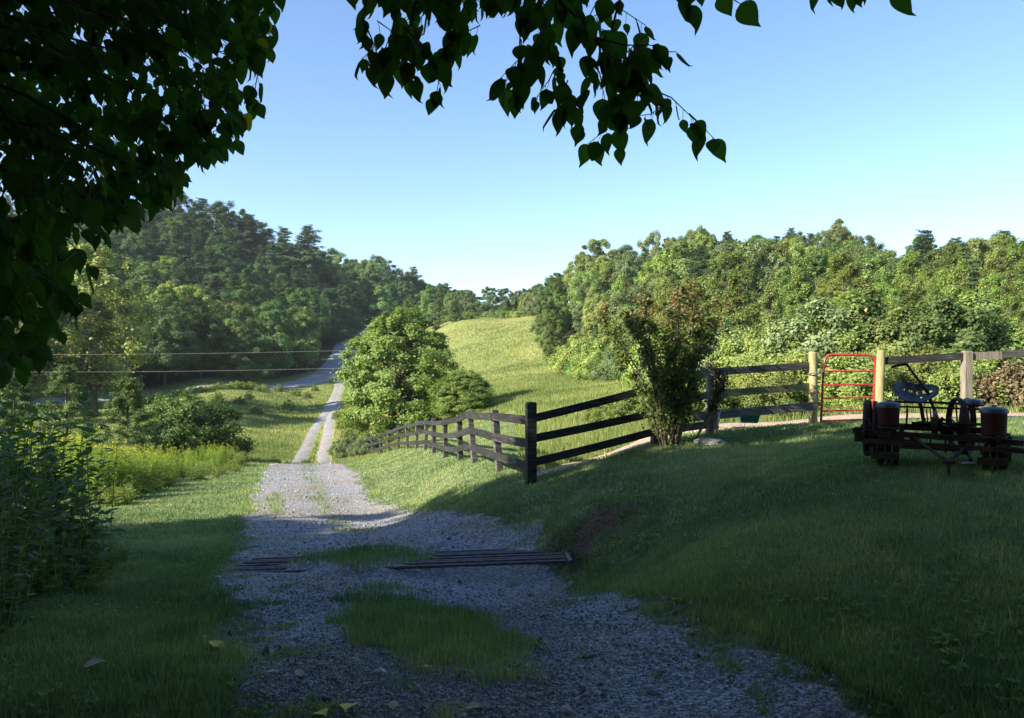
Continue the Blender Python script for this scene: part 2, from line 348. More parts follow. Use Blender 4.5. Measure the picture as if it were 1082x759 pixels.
M['hopper_red'] = rough_mat('faded_red_paint', [(.35, (.04, .010, .009)), (.6, (.070, .015, .012)), (.8, (.05, .026, .018))], 9, rough=.6, bump=.2)
M['lid'] = rough_mat('galvanised_lid', [(.3, (.04, .05, .07)), (.7, (.10, .12, .16))], 9, rough=.45, bump=.15, metal=.6, spec=.5)
M['seat'] = rough_mat('painted_iron_seat', [(.3, (.04, .05, .07)), (.7, (.10, .12, .16))], 9, rough=.4, bump=.15, metal=.4, spec=.5)
M['pipe'] = rough_mat('grid_pipe_steel', [(.3, (.08, .065, .07)), (.55, (.16, .14, .15)), (.8, (.20, .11, .07))], 12, rough=.5, bump=.2, metal=.3, bdist=.004)
M['green_plastic'] = rough_mat('green_plastic', [(.3, (.01, .09, .06)), (.7, (.015, .14, .09))], 5, rough=.4, bump=.02, spec=.5)
M['white'] = rough_mat('white_scrap', [(.3, (.55, .55, .55)), (.7, (.75, .75, .75))], 5, rough=.7, bump=.05)
M['cord'] = rough_mat('pale_cord', [(.3, (.45, .48, .50)), (.7, (.65, .68, .70))], 25, rough=.9, bump=.2)
M['wire'] = rough_mat('cable', [(.3, (.20, .18, .17)), (.7, (.28, .25, .23))], 5, rough=.5, bump=.0)
M['galv'] = rough_mat('galvanised_chain', [(.3, (.25, .26, .28)), (.7, (.45, .46, .48))], 15, rough=.5, bump=.2, metal=.7)
M['yellow_leaf'] = rough_mat('yellow_leaf', [(.3, (.45, .33, .02)), (.7, (.60, .50, .05))], 12, rough=.6, bump=.2)
M['tan_leaf'] = rough_mat('tan_leaf', [(.3, (.28, .22, .13)), (.7, (.42, .36, .24))], 12, rough=.7, bump=.2)
# foliage
M['L_oak'] = leaf_mat('broadleaf_foliage', (.075, .135, .042), (.19, .275, .075), (.33, .32, .12), vary=1.0)
M['L_deep_shaded'] = leaf_mat('deep_shaded_foliage', (.040, .085, .030), (.105, .175, .055), (.20, .22, .08), vary=.9)  # deep green, with the left hill's shade put into the leaf colour
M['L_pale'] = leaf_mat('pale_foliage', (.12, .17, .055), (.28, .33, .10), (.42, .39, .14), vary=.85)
M['L_pop'] = leaf_mat('poplar_foliage', (.11, .18, .045), (.25, .33, .08), (.46, .43, .10), vary=.85)
M['L_pine'] = leaf_mat('pine_needles', (.050, .098, .045), (.115, .185, .075), (.18, .20, .09), transl=.12, vary=.6, rough=.6)
M['L_cedar'] = leaf_mat('cedar_needles', (.055, .10, .030), (.15, .22, .06), (.28, .29, .10), transl=.15, vary=.4)
M['L_young'] = leaf_mat('young_foliage', (0.066, 0.132, 0.032), (0.156, 0.240, 0.065), (0.288, 0.312, 0.115), vary=.4, spec=.45)
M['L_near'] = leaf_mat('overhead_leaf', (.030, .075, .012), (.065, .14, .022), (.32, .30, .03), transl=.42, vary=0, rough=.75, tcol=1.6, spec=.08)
M['L_crape'] = leaf_mat('reddening_foliage', (.045, .08, .020), (.16, .195, .045), (.30, .17, .09), vary=0, spec=.5, transl=.4)
M['L_weed'] = leaf_mat('weed_foliage', (.13, .20, .04), (.30, .40, .08), (.46, .48, .12), vary=.3, transl=.4)
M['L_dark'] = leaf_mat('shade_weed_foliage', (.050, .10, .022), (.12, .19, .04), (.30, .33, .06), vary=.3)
M['L_brush'] = leaf_mat('brush_foliage', (.12, .18, .045), (.26, .32, .085), (.42, .42, .16), vary=.85)
M['L_dry'] = leaf_mat('dry_brush_foliage', (.12, .09, .05), (.25, .19, .11), (.35, .28, .18), vary=.2)
M['L_grey'] = leaf_mat('greyish_foliage', (.10, .15, .065), (.21, .265, .12), (.30, .33, .17), vary=.4)
M['flower'] = leaf_mat('yellow_flower', (.50, .44, .03), (.68, .60, .05), (.45, .50, .08), vary=.2)
M['grass'] = leaf_mat('lawn_grass', (.080, .150, .060), (.260, .330, .140), (.45, .40, .22), vary=0, rough=.6, transl=.35, tcol=1.15)
M['mgrass'] = leaf_mat('meadow_grass', (.115, .16, .045), (.255, .29, .095), (.40, .33, .17), vary=0, rough=.7, transl=.35)

build_ground()

def ribbon(name, C, half, mat, off, label, cat, nx=9, jag=.25, jfreq=1.0):
    """strip of surfacing draped on the ground along centre points C (n,2)"""
    C = np.asarray(C, float); T = norm(np.gradient(C, axis=0)); Nn = np.stack([T[:, 1], -T[:, 0]], 1)
    s = np.concatenate([[0], np.cumsum(np.hypot(*np.diff(C, axis=0).T))])
    half = np.broadcast_to(half, (len(C),))
    jl = (fbm(s*jfreq, 3.3+0*s)-.47)*2*jag; jr = (fbm(s*jfreq, 9.7+0*s)-.47)*2*jag
    t = np.linspace(-1, 1, nx)
    w = np.where(t[None] < 0, (half+jl)[:, None], (half+jr)[:, None])*t[None]
    X = C[:, 0:1]+Nn[:, 0:1]*w; Y = C[:, 1:2]+Nn[:, 1:2]*w
    Z = G(X, Y)+np.broadcast_to(off, (len(C),))[:, None]
    # edges sink into the soil
    Z[:, 0] -= .03+np.broadcast_to(off, (len(C),)); Z[:, -1] -= .03+np.broadcast_to(off, (len(C),))
    idx = np.arange(X.size).reshape(X.shape)
    F = np.stack([idx[:-1, :-1], idx[:-1, 1:], idx[1:, 1:], idx[1:, :-1]], -1).reshape(-1, 4)
    mb = MB(); mb.add(np.stack([X, Y, Z], -1).reshape(-1, 3), F); o = mb.obj(name, mat, smooth=True)
    tag(o, label, cat, kind='structure'); return o
def resample(P, step, grow=0.):
    P = np.asarray(P, float); s = np.concatenate([[0], np.cumsum(np.hypot(*np.diff(P, axis=0).T))])
    n = max(int(s[-1]/step), 4); q = np.linspace(0, s[-1], n)
    Q = np.stack([np.interp(q, s, P[:, 0]), np.interp(q, s, P[:, 1])], 1)
    k = np.ones(9)/9
    for j in range(2):
        Qp = np.pad(Q, ((4, 4), (0, 0)), 'edge'); Q2 = np.stack([np.convolve(Qp[:, i], k, 'valid') for i in (0, 1)], 1)
        Q2[0] = Q[0]; Q2[-1] = Q[-1]; Q = Q2
    return Q
# near drive: one gravelled bed as far as the crest
ys = np.concatenate([np.arange(-9, 2, .5), np.arange(2, 14, .06), np.arange(14, 44, .2)])
l, r = drive_edges(ys)
e = (fbm(ys*1.1, 0*ys+4)-.47)*.7+(fbm(ys*5, 0*ys+8)-.47)*.35; e2 = (fbm(ys*1.1, 0*ys+40)-.47)*.9+(fbm(ys*5, 0*ys+80)-.47)*.35
tp = np.clip((ys-35)/9, 0, 1)*.75; l = l+e+tp; r = r+e2-tp
tt = np.linspace(0, 1, 60); X = l[:, None]*(1-tt)+r[:, None]*tt; Y = np.repeat(ys[:, None], 60, 1)
Z = G(X, Y)+.014+.0006*np.clip(Y-10, 0, 40); Z[:, 0] -= .05; Z[:, -1] -= .05
idx = np.arange(X.size).reshape(X.shape); mb = MB()
mb.add(np.stack([X, Y, Z], -1).reshape(-1, 3), np.stack([idx[:-1, :-1], idx[:-1, 1:], idx[1:, 1:], idx[1:, :-1]], -1).reshape(-1, 4))
tag(mb.obj('gravel_drive', M['gravel'], smooth=True), 'grey gravel farm drive running downhill from the shade', 'drive', kind='structure')
# two wheel tracks beyond the crest
yy = np.arange(43, 137, .5); l, r = drive_edges(yy); c = (l+r)/2
sq = np.interp(yy, [43, 75, 84, 95, 110, 136], [.95, .80, .55, .45, .35, .25])
for sgn, nm in ((-1, 'pale wheel track of the drive on its downhill side'), (1, 'pale wheel track of the drive nearer the round leafy tree')):
    ribbon('wheel_track', np.stack([c+sgn*sq, yy], 1), np.interp(yy, [43, 136], [.52, .75]), M['gravel'], .05, nm, 'track', 5, .12, .5)
road_pts = [(-200,427,92),(-100,426,95),(60,424,100),(170,421,108),(290,409,125),(330,403,136),(350,393,150),(362,380,165),(368,362,190),(373,354,208),(385,348,230),(405,347,248),(450,346,262)]
RP = resample([W(*p)[:2] for p in road_pts], 1.0)
ribbon('road', RP, np.interp(np.arange(len(RP)), [0, 60, len(RP)], [2.0, 3.1, 3.1]), M['road'], .10, 'grey country road winding uphill between the woods', 'road', 9, .15, .3)
PP = np.stack([np.arange(.3, 40, .15), np.interp(np.arange(.3, 40, .15), PATHP[:, 0], PATHP[:, 1])], 1)
PP[:, 1] = np.convolve(np.pad(PP[:, 1], 6, 'edge'), np.ones(13)/13, 'valid')
ribbon('dirt_path', PP, np.interp(PP[:, 0], [0, .6, 3, 5, 7, 20], [.2, .4, .6, .85, 1.3, 1.4]), M['dirt'], .02, 'pinkish dirt path behind the board fence', 'path', 13, .18, 1.2)

# ---------------------------------------------------------------- foliage generators
LEAF4 = np.array([(-.0, 0, 0), (.32, .45, .06), (0, 1, 0), (-.32, .45, .06)]) ; LEAF4F = [[0, 1, 2, 3]]
def frames(nrm, g, along=None):
    """random in-plane axes for normals"""
    a = unit(len(nrm), g) if along is None else along
    Y = norm(a-nrm*np.sum(a*nrm, 1)[:, None]); X = np.cross(Y, nrm); return X, Y
def leaves(mb, C, Rv, n_per, size, g, up=.35, flat=1., out=.8, shell=.25, aspect=1., droop=0., hull=.55):
    """leaf quads in ellipsoid clumps C (k,3) with radii Rv (k,3)"""
    k = len(C); n = (np.broadcast_to(n_per, (k,))).astype(int); ci = np.repeat(np.arange(k), n); N = len(ci)
    d = unit(N, g); rad = shell+(1-shell)*g.random(N)**.7; rad *= 1+.22*g.normal(size=N)
    pos = C[ci]+d*Rv[ci]*rad[:, None]
    cc = C.mean(0)*np.array([1, 1, .8]); hd = norm(pos-cc)
    nn = norm(d*out*.55+hd*hull+unit(N, g)*.7+np.array([0, 0, up]))
    al = unit(N, g); al[:, 2] -= droop
    X, Y = frames(nn, g, al); s = size*(.7+.6*g.random(N))[:, None]
    ct = g.random(k)[ci]; t = np.clip(.42+.35*(ct-.5)+.22*g.normal(size=N), 0, .84); t = np.where(g.random(N) < .03, 1., t)
    mb.inst(LEAF4, LEAF4F, pos, X*s*aspect, Y*s, nn*s, t)
def limbs(mb, base_h, H, C, g, r0, trunk_top=.8, n=5, lean=0.):
    P = np.array([[g.normal()*.02*H*t+lean*t*t, g.normal()*.02*H*t, H*trunk_top*t] for t in np.linspace(0, 1, 7)]); P[0, 2] = -.3
    mb.tube(P, r0*np.linspace(1.15, .25, 7)*np.array([1.25]+[1]*6), 8)
    for c in C:
        t = np.clip((c[2]-H*.12)/(H*trunk_top)*g.uniform(.65, .9), base_h, .97)
        i = t*6; a = P[int(i)]+(P[min(int(i)+1, 6)]-P[int(i)])*(i-int(i))
        m = (a+c)/2+np.array([0, 0, -.06*H*g.random()])
        mb.tube([a, m, c], [r0*.28, r0*.16, r0*.05], n, cap=False)
def prof_clusters(H, n, prof, g, z0, rc, rc_top=None, shell=.62, wob=.18):
    """clump centres inside a body of revolution: prof(t)=radius at height fraction t"""
    out = []; rs = []
    while len(out) < n:
        t = g.random(); R = prof(t)
        if g.random()*1. > (R/max(prof(q) for q in (.2, .4, .6)))*1.05+.12: continue
        a = g.random()*2*math.pi; q = shell+(1-shell)*g.random()
        if g.random() < .2: q *= g.random()
        r = R*q*(1+wob*math.sin(a*3+t*9+g.normal()*.3))
        out.append((math.cos(a)*r, math.sin(a)*r, (z0+(1-z0)*t)*H)); k = rc*(1-.45*t)*g.uniform(.5, 1.5); rs.append((k, k*g.uniform(.7, 1.2), k*g.uniform(.6, 1.05)))
    return np.array(out), np.array(rs)
PROTO = {}
def register(key, trunk_mb, crown_mb, mat, cat, name):
    t = trunk_mb.mesh('trunk', M['bark'], True); c = crown_mb.mesh('crown', mat)
    PROTO[key] = (name, cat, t, c)
def plant(key, loc, scale, rz, label, group=None, mat=None):
    name, cat, t, c = PROTO[key]
    e = empty(name, loc, rz, label=label, cat=cat, group=group); e.scale = (scale if hasattr(scale, '__len__') else (scale,)*3)
    o = bpy.data.objects.new('trunk' if 'tree' in name else 'stem', t); COL.objects.link(o); o.parent = e
    o = bpy.data.objects.new('crown' if 'tree' in name else 'foliage', c); COL.objects.link(o); o.parent = e
    if mat is not None: o.material_slots[0].link = 'OBJECT'; o.material_slots[0].material = mat
    return e

def mk_broad(key, seed, H, n, rc, nl, ls, mat, prof, z0=.22, name='broadleaf_tree', cat='tree', r0=None):
    g = np.random.default_rng(seed); C, Rv = prof_clusters(H, n, prof, g, z0, rc)
    cm = MB(); leaves(cm, C, Rv, nl, ls, g, up=.45)
    tm = MB(); limbs(tm, .2, H, C[::2], g, r0 or H*.016); register(key, tm, cm, mat, cat, name)
oakp = lambda R: (lambda t: R*math.sqrt(max(0, 1-((t-.42)/.60)**2)))
popp = lambda R: (lambda t: R*(min(1, t*4+.35))*(1-t**1.7)**.8)
conp = lambda R: (lambda t: R*(min(1, t*8+.5))*(1-t)**.75+.05)
for i in range(4): mk_broad('oak%d' % i, 10+i, 12, 84+10*i, 1.05, 330, .25, M['L_oak'], oakp(3.7+.35*i), .15+.03*i)
for i in range(3): mk_broad('pop%d' % i, 20+i, 14, 88, .9, 300, .24, M['L_pop'], popp(2.8+.3*i), .16)
for i in range(2): mk_broad('young%d' % i, 30+i, 5, 46, .50, 240, .17, M['L_young'], conp(1.35+.15*i), .05, r0=.06)
mk_broad('fine0', 35, 9, 100, .58, 430, .13, M['L_oak'], oakp(3.0), .06); mk_broad('fine1', 36, 9, 92, .52, 430, .13, M['L_oak'], popp(2.1), .05)
mk_broad('fine2', 37, 9, 90, .55, 430, .12, M['L_oak'], conp(2.5), .04)
def mk_pine(key, seed, H, nb, ls, z0=.22, Rm=.26, mat=None, dense=1.):
    g = np.random.default_rng(seed); tm = MB(); cm = MB(); C = []; Rv = []
    P = np.array([[g.normal()*.008*H, g.normal()*.008*H, H*t] for t in np.linspace(0, .98, 6)]); P[0] = (0, 0, -.3)
    tm.tube(P, H*.013*np.linspace(1.2, .12, 6), 7)
    for z in np.linspace(z0, .97, nb):
        k = g.integers(4, 7); a0 = g.random()*6.3; L0 = H*Rm*(1-((z-z0)/(1-z0))**2.4*.80)*g.uniform(.55, 1.12)*(.75 if z < z0+.1 else 1)
        for j in range(k):
            a = a0+j*2*math.pi/k+g.normal()*.2; L = L0*g.uniform(.6, 1.15); rise = g.uniform(-.02, .3)+1.3*max(0, z-.7)
            d = np.array([math.cos(a), math.sin(a), rise]); b = np.array([0, 0, z*H])
            tm.tube([b, b+d*L*.6, b+d*L*np.array([1, 1, 1.25])], [H*.0035, H*.002, .008], 4, cap=False)
            for q in np.arange(.3, 1.06, .55/L if L > .8 else .5):
                w = (.28+.10*L)*(1.1-.4*q); C.append(b+d*L*q+g.normal(size=3)*.10*L*np.array([1, 1, .25])); Rv.append((w, w, w*.38))
    C = np.array(C); Rv = np.array(Rv)
    leaves(cm, C, Rv, np.maximum(30, 80*dense*(Rv[:, 0]/.6)**2*1.3), ls, g, up=.9, aspect=.33, shell=.3, out=.5)
    register(key, tm, cm, mat or M['L_pine'], 'tree', 'pine_tree')
for i in range(3): mk_pine('pine%d' % i, 40+i, 13, 19, .42, .18+.08*i, .26, dense=1.3)
def mk_cedar(key, seed, H, R, n, ls, mat):
    g = np.random.default_rng(seed); tm = MB(); cm = MB(); tm.tube([(0, 0, -.3), (0, 0, H*.5), (0, 0, H*.97)], [H*.02, H*.012, .01], 7)
    C = []; Rv = []
    for i in range(n):
        t = g.random()**1.25; a = g.random()*6.3; r = R*(1-t)**.8*(min(1, t*9+.6))*g.uniform(.55, 1.12)
        c = np.array([math.cos(a)*r, math.sin(a)*r, H*(.03+.96*t)]); w = .13*R+.16*(1-t)*g.uniform(.6, 1.3)
        for q in (0, .45, .9): C.append(c+np.array([math.cos(a), math.sin(a), .35])*w*q*1.4); Rv.append((w*(1-.3*q), w*(1-.3*q), w*.55))
        if i % 3 == 0: tm.tube([(0, 0, c[2]*.8), c], [H*.004, .006], 4, cap=False)
    leaves(cm, np.array(C), np.array(Rv), 75, ls, g, up=.6, aspect=.4, shell=.35)
    register(key, tm, cm, mat, 'tree', 'cedar_tree')
mk_cedar('cedar0', 50, 7, 2.3, 120, .20, M['L_cedar']); mk_cedar('cedar1', 51, 7, 1.9, 110, .20, M['L_cedar'])
def mk_bush(key, seed, H, R, n, rc, nl, ls, mat, aspect=1., name='bush', cat='bush', stems=True, out=.8):
    g = np.random.default_rng(seed); C = []; Rv = []
    for i in range(n):
        d = unit(1, g)[0]; d[2] = abs(d[2]); q = g.uniform(.45, 1)
        C.append(d*np.array([R, R, H*.92])*q*(1-.0)+np.array([0, 0, .05*H])); k = rc*g.uniform(.7, 1.3); Rv.append((k, k, k*.9))
    C = np.array(C); cm = MB(); leaves(cm, C, np.array(Rv), nl, ls, g, up=.3, aspect=aspect, out=out)
    tm = MB()
    for c in C[::3]: tm.tube([(c[0]*.1, c[1]*.1, -.1), c*.55, c], [.03*H**.5, .02*H**.5, .006], 5, cap=False)
    register(key, tm, cm, mat, cat, name)
mk_bush('bush0', 60, 2.2, 1.5, 60, .28, 230, .085, M['L_brush']); mk_bush('bush1', 61, 2.0, 1.7, 64, .30, 230, .10, M['L_brush'])
mk_bush('bush2', 62, 3.0, 2.2, 90, .4, 330, .12, M['L_grey']); mk_bush('dry0', 63, 1.6, 1.5, 40, .33, 150, .12, M['L_dry'], out=.3)

# ---------------------------------------------------------------- woods
SKY = np.array([(-200,165),(0,180),(60,183),(130,190),(180,205),(230,213),(300,240),(335,241),(350,262),(375,264),(395,273),(440,281),(460,293),(490,304),(520,304),(545,307),(560,303),(575,290),(600,283),(612,268),(630,255),(660,260),(690,248),(715,252),(742,236),(770,243),(800,250),(835,241),(870,240),(885,231),(905,247),(938,262),(950,268),(975,243),(1000,250),(1030,250),(1060,243),(1100,246),(1300,240)])
def height_for(px, ytop, d, base=None):
    x = (px-CX)/FPX*d; gz = G1(x, d); return x, gz, (CY-ytop)/FPX*d-gz
HN = {'fine0':9,'fine1':9,'fine2':9,'oak0':12,'oak1':12,'oak2':12,'oak3':12,'pop0':14,'pop1':14,'pop2':14,'young0':5,'young1':5,'pine0':13,'pine1':13,'pine2':13,'cedar0':7,'cedar1':7,'bush0':2.2,'bush1':2.0,'bush2':3.0,'dry0':1.6}
def tree_at(key, px, ytop, d, label, group=None, wide=1., mat=None):
    x, gz, h = height_for(px, ytop, d); s = max(h, .8)/HN[key]/1.02
    return plant(key, (x, d, gz), (s*wide, s*wide, s), rng.random()*6.28, label, group, mat)
g = np.random.default_rng(99)
oaks = ['oak0', 'oak1', 'oak2', 'oak3']; pops = ['pop0', 'pop1', 'pop2']; pines = ['pine0', 'pine1', 'pine2']
# --- skyline and other trees one can tell apart
NAMED = [
 ('oak1',630,253,140,'tall pale broadleaf tree first to break the skyline above the pasture',.9,'L_pale'),
 ('oak0',662,259,150,'grey green rounded tree on the skyline beside the tall pale one',1,'L_grey'),
 ('oak2',694,246,165,'thin crowned pale tree on the skyline above the vase shaped bush',.9,'L_pale'),
 ('oak3',716,251,170,'broad grey green tree on the ridge above the vase shaped bush',1,'L_oak'),
 ('pop0',742,235,140,'pointed yellow green tree, tallest above the vase shaped bush',.95,'L_pop'),
 ('pine0',768,244,150,'dark pine just beside the tallest pointed yellow green tree',1,None),
 ('oak1',800,249,150,'rounded green tree on the ridge between dark pine and pine tops',1.1,'L_oak'),
 ('pine1',836,240,150,'pine with a thin top on the ridge above the dark board fence',1,None),
 ('pine2',858,246,152,'second pine on the ridge, next to the tall yellowish round tree',1,None),
 ('pop1',886,230,130,'tall yellowish round headed tree on the ridge above the red gate',1.15,'L_pale'),
 ('oak2',912,250,128,'pale green tree leaning down the ridge beyond the red gate',1,'L_oak'),
 ('oak0',938,264,130,'thin blue green tree at the dip of the ridge',.8,'L_grey'),
 ('pine0',978,242,105,'large pine with bare lower trunk on the ridge after the dip',1.15,None),
 ('pine1',1010,250,108,'pine between the two highest pines over the seat of the machine',1.1,None),
 ('pop2',1040,262,95,'bright yellow green tree in front of the pines',.8,'L_pop'),
 ('pine2',1062,242,110,'high dark pine above the dry brush',1.2,None),
 ('pine0',1100,246,105,'pine at the edge of the view above the dry brush',1.2,None),
 ('young0',897,336,36,'young leafy tree right behind the red gate',.9,None),
 ('young1',953,341,37,'young leafy tree behind the first rail after the red gate',.85,None),
 ('young1',985,362,36,'smallest of the young leafy trees behind the machine',.8,None),
 ('cedar0',258,322,128,'feathery light green conifer standing at the edge of the dark wood',1,'L_cedar'),
 ('pop1',212,302,140,'pale yellowish tree in the middle of the wooded hill',.7,'L_pale'),
 ('oak2',362,312,248,'rusty tinged tree beside the road bend',1.0,'L_dry'),
 ('oak1',100,262,84,'yellow green broadleaf tree behind the overhanging leaves',1,'L_pale'),
 ('oak3',30,290,72,'broadleaf tree on the slope behind the lowest overhanging leaves',1.2,'L_oak'),
 ('cedar1',135,398,36,'dark cedar behind the yellow flowered plants',1.25,'L_cedar'),
 ('cedar0',70,385,37,'bushy cedar with pale tips behind the leafy dark weeds',1.2,'L_cedar'),
 ('cedar1',15,392,40,'cedar partly hidden by the overhanging leaves',1.3,'L_cedar'),
 ('cedar0',-50,370,42,'cedar at the very edge behind the overhanging leaves',1.3,'L_cedar'),
 ('cedar1',464,309,185,'pointed conifer alone at the top of the pasture',.9,'L_cedar'),
 ('cedar0',432,314,170,'conifer rising just behind the round leafy tree',1,'L_cedar'),
 ('oak3',518,303,200,'wide round tree in the gap between the hills',1.1,'L_oak'),
 ('oak0',497,307,200,'paler round tree in the gap between the hills',.9,'L_grey'),
 ('oak2',545,308,198,'low round tree in the gap next to the wooded slope',.9,'L_oak'),
 ('pine1',166,196,240,'pine poking highest where the ridge meets the overhanging leaves',1.2,None),
 ('oak1',190,206,242,'dark rounded tree on the ridge just beside the overhanging leaves',1.2,'L_deep_shaded'),
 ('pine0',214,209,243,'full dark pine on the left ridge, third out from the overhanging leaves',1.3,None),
 ('oak2',238,215,240,'rounded dark tree between two pines on the left ridge',1.2,'L_deep_shaded'),
 ('pine2',262,225,238,'pine on the left ridge where it begins to fall towards the road',1.3,None),
 ('oak1',534,305,199,'round tree filling the notch between the two hills',1.1,'L_deep_shaded'),
 ('oak3',556,305,200,'broad tree in the notch just before the sunny slope',1.2,'L_oak'),
 ('oak0',570,300,188,'bushy tree where the sunny slope meets the pasture top',1.1,'L_grey'),
 ('oak1',480,318,196,'small bushy tree at the top edge of the pasture',.9,'L_oak'),
 ('oak3',348,262,262,'dark round tree where the ridge drops towards the gap',1,'L_oak'),
 ('oak2',400,271,280,'broad dark tree on the ridge above the round leafy tree',1.15,'L_oak'),
 ('pine1',437,281,285,'dark pine on the ridge over the conifers of the pasture',1,None),
 ('pine2',325,237,240,'tall dark pine with ragged top on the ridge above the road',1.2,None),
 ('pine0',300,240,238,'dark pine next to the ragged topped one above the road',1.2,None),
]
for key, px, yt, d, lab, wd, mt in NAMED:
    tree_at(key, px, yt, d, lab, None, wd, M[mt] if mt else None)
NAMED_PX = [(n[1], n[3]) for n in NAMED]
# --- the mass of the woods, tree by tree
def fill(pxr, edge, far, kinds, lab, group, hmin, hmax, s0, sk, ymin_off=4, lean=1., young=(1, 1, 1, 1)):
    """a tree every few metres; those wholly hidden behind nearer ones are left out"""
    px0, px1 = pxr; off = 0.; cand = []; cover = np.full(1700, 2000.)
    while off < far:
        px = px0
        while px < px1:
            e = float(np.interp(px, edge[:, 0], edge[:, 1])); st = s0+sk*(e+off)
            dd = e+off+g.uniform(-.25, .25)*st; q = px+g.uniform(-.35, .35)*st/dd*FPX
            cand.append((dd, q, off, g.uniform(hmin, hmax), g.uniform(0, 10))); px += st/dd*FPX
        off += (s0+sk*(float(np.interp((px0+px1)/2, edge[:, 0], edge[:, 1]))+off))*1.1
    cand.sort(); cnt = 0
    xs = np.array([(q-CX)/FPX*dd for dd, q, *_ in cand]); gz = G(xs, np.array([c[0] for c in cand]))
    for (dd, q, off, h, j), x, z in zip(cand, xs, gz):
        h *= float(np.interp(off, [0, 15, 40, 70], young))
        hm = (CY-float(np.interp(q, SKY[:, 0], SKY[:, 1]))-ymin_off-j)/FPX*dd-z; h = min(h, hm)
        if h < 3.2 or any(abs(a-q) < 5 and abs(b-dd) < 4 for a, b in NAMED_PX): continue
        top = CY-(z+h)/dd*FPX; half = h*.26/dd*FPX; a, b = int(max(q-half+300, 0)), int(max(q+half+301, 1)); seg = cover[a:b]
        if len(seg) == 0 or top+h*.04/dd*FPX > np.percentile(seg, 70)-2.0: continue
        w = np.arange(a, b)-300-q; cov = top+h*.10/dd*FPX+(np.abs(w)/max(half, 1))**2*h*.35/dd*FPX
        cover[a:b] = np.minimum(seg, cov[:len(seg)])
        key, mt, li = kinds(q, dd, off); sc_ = h/HN[key]
        plant(key, (x, dd, z), (sc_*lean*g.uniform(.95, 1.25),)*2+(sc_,), g.random()*6.28, lab[li], group[li], M[mt] if mt else None); cnt += 1
    return cnt
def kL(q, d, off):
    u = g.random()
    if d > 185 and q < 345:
        return (pines[g.integers(3)], None, 0) if u < .66 else (oaks[g.integers(4)], 'L_deep_shaded', 1)
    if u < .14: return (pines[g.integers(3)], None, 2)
    if u < .40: return (['cedar0', 'cedar1'][g.integers(2)], ['L_cedar', 'L_deep_shaded', 'L_pine'][g.integers(3)], 2)
    if u < .55: return (pops[g.integers(3)], ['L_oak', 'L_deep_shaded'][g.integers(2)], 3)
    return (oaks[g.integers(4)], ['L_deep_shaded', 'L_oak', 'L_deep_shaded', 'L_oak', 'L_pop'][g.integers(5)], 3)
labL = ['dark pine among many on the upper part of the hill behind the road', 'broadleaf tree among the dark pines of the upper hill', 'evergreen mixed into the lower wood beside the road', 'dense broadleaf tree of the lower wood beside the road']
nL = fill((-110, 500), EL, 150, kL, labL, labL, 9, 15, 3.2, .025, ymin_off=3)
def kR(q, d, off):
    u = g.random()
    if d < 66 and u < .72: return (['fine0', 'fine1', 'fine2', 'cedar0'][g.integers(4)], ['L_pale', 'L_pop', 'L_oak', 'L_brush'][g.integers(4)], 1)
    if q > 960:
        if u < .5: return (pines[g.integers(3)], None, 0)
    elif u < .14: return (pines[g.integers(3)], None, 0)
    if u < .6: return (oaks[g.integers(4)], ['L_oak', 'L_pale', 'L_grey', 'L_oak', 'L_pop'][g.integers(5)], 1)
    return (pops[g.integers(3)], ['L_pop', 'L_pale', 'L_pop'][g.integers(3)], 2)
labR = ['pine standing among broadleaf trees on the sunny slope behind the pasture fence', 'rounded broadleaf tree on the sunny slope behind the pasture fence', 'narrow yellow green tree on the sunny slope behind the pasture fence']
ERf = ER.copy(); ERf[:, 1] += np.interp(ER[:, 0], [560, 700, 800], [3, 6, 14])
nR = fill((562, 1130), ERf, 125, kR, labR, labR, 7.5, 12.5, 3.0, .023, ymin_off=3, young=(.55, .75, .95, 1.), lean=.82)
print('woods', nL, nR)
# bushes along the foot of the sunny slope and the brush behind the dirt path
n = 0
for px in np.arange(566, 1120, 11.):
    d = float(np.interp(px, ER[:, 0], ER[:, 1]))-g.uniform(0, 3); x = (px-CX)/FPX*d
    key = 'bush2' if px < 760 else ['bush0', 'bush1', 'bush2'][g.integers(3)]; s = g.uniform(.8, 1.3)*(1.1 if px < 760 else 1.1)
    plant(key, (x, d, G1(x, d)), s, g.random()*6.28, 'rounded grey green bush along the foot of the sunny wooded slope', 'bushes along the foot of the sunny slope', None if px > 720 and key != 'bush2' else M[['L_grey', 'L_brush', 'L_oak'][g.integers(3)]]); n += 1
for px in np.concatenate([np.arange(735, 1130, 17.), np.arange(742, 1130, 19.)]):
    d = g.uniform(20.5, 27); x = (px-CX)/FPX*d
    if px > 1040 and d < 24: continue
    k = ['bush0', 'bush1'][g.integers(2)]; s = g.uniform(.5, .95)
    plant(k, (x, d, G1(x, d)), (s*1.1, s*1.1, s), g.random()*6.28, 'yellow green brush thicket behind the dirt path and the fence', 'brush behind the dirt path')
for px, d, s in ((1056, 20.5, .78), (1082, 20.0, .9), (1108, 20.5, 1.0)):
    x = (px-CX)/FPX*d; plant('dry0', (x, d, G1(x, d)), (s, s, s*.95), g.random()*6, 'tangle of dry tan brush behind the single top rail', 'dry brush behind the single rail')
# pasture thicket behind the corner rails
for px, d, s in ((655, 24, .45), (675, 25, .55), (690, 24, .6), (640, 27, .4), (715, 23.5, .6), (735, 23, .55)):
    x = (px-CX)/FPX*d; plant('bush0', (x, d, G1(x, d)), (s*1.3, s*1.3, s), g.random()*6, 'low yellow green weedy bush just behind the sloping dark rails', 'weedy bushes behind the sloping rails')
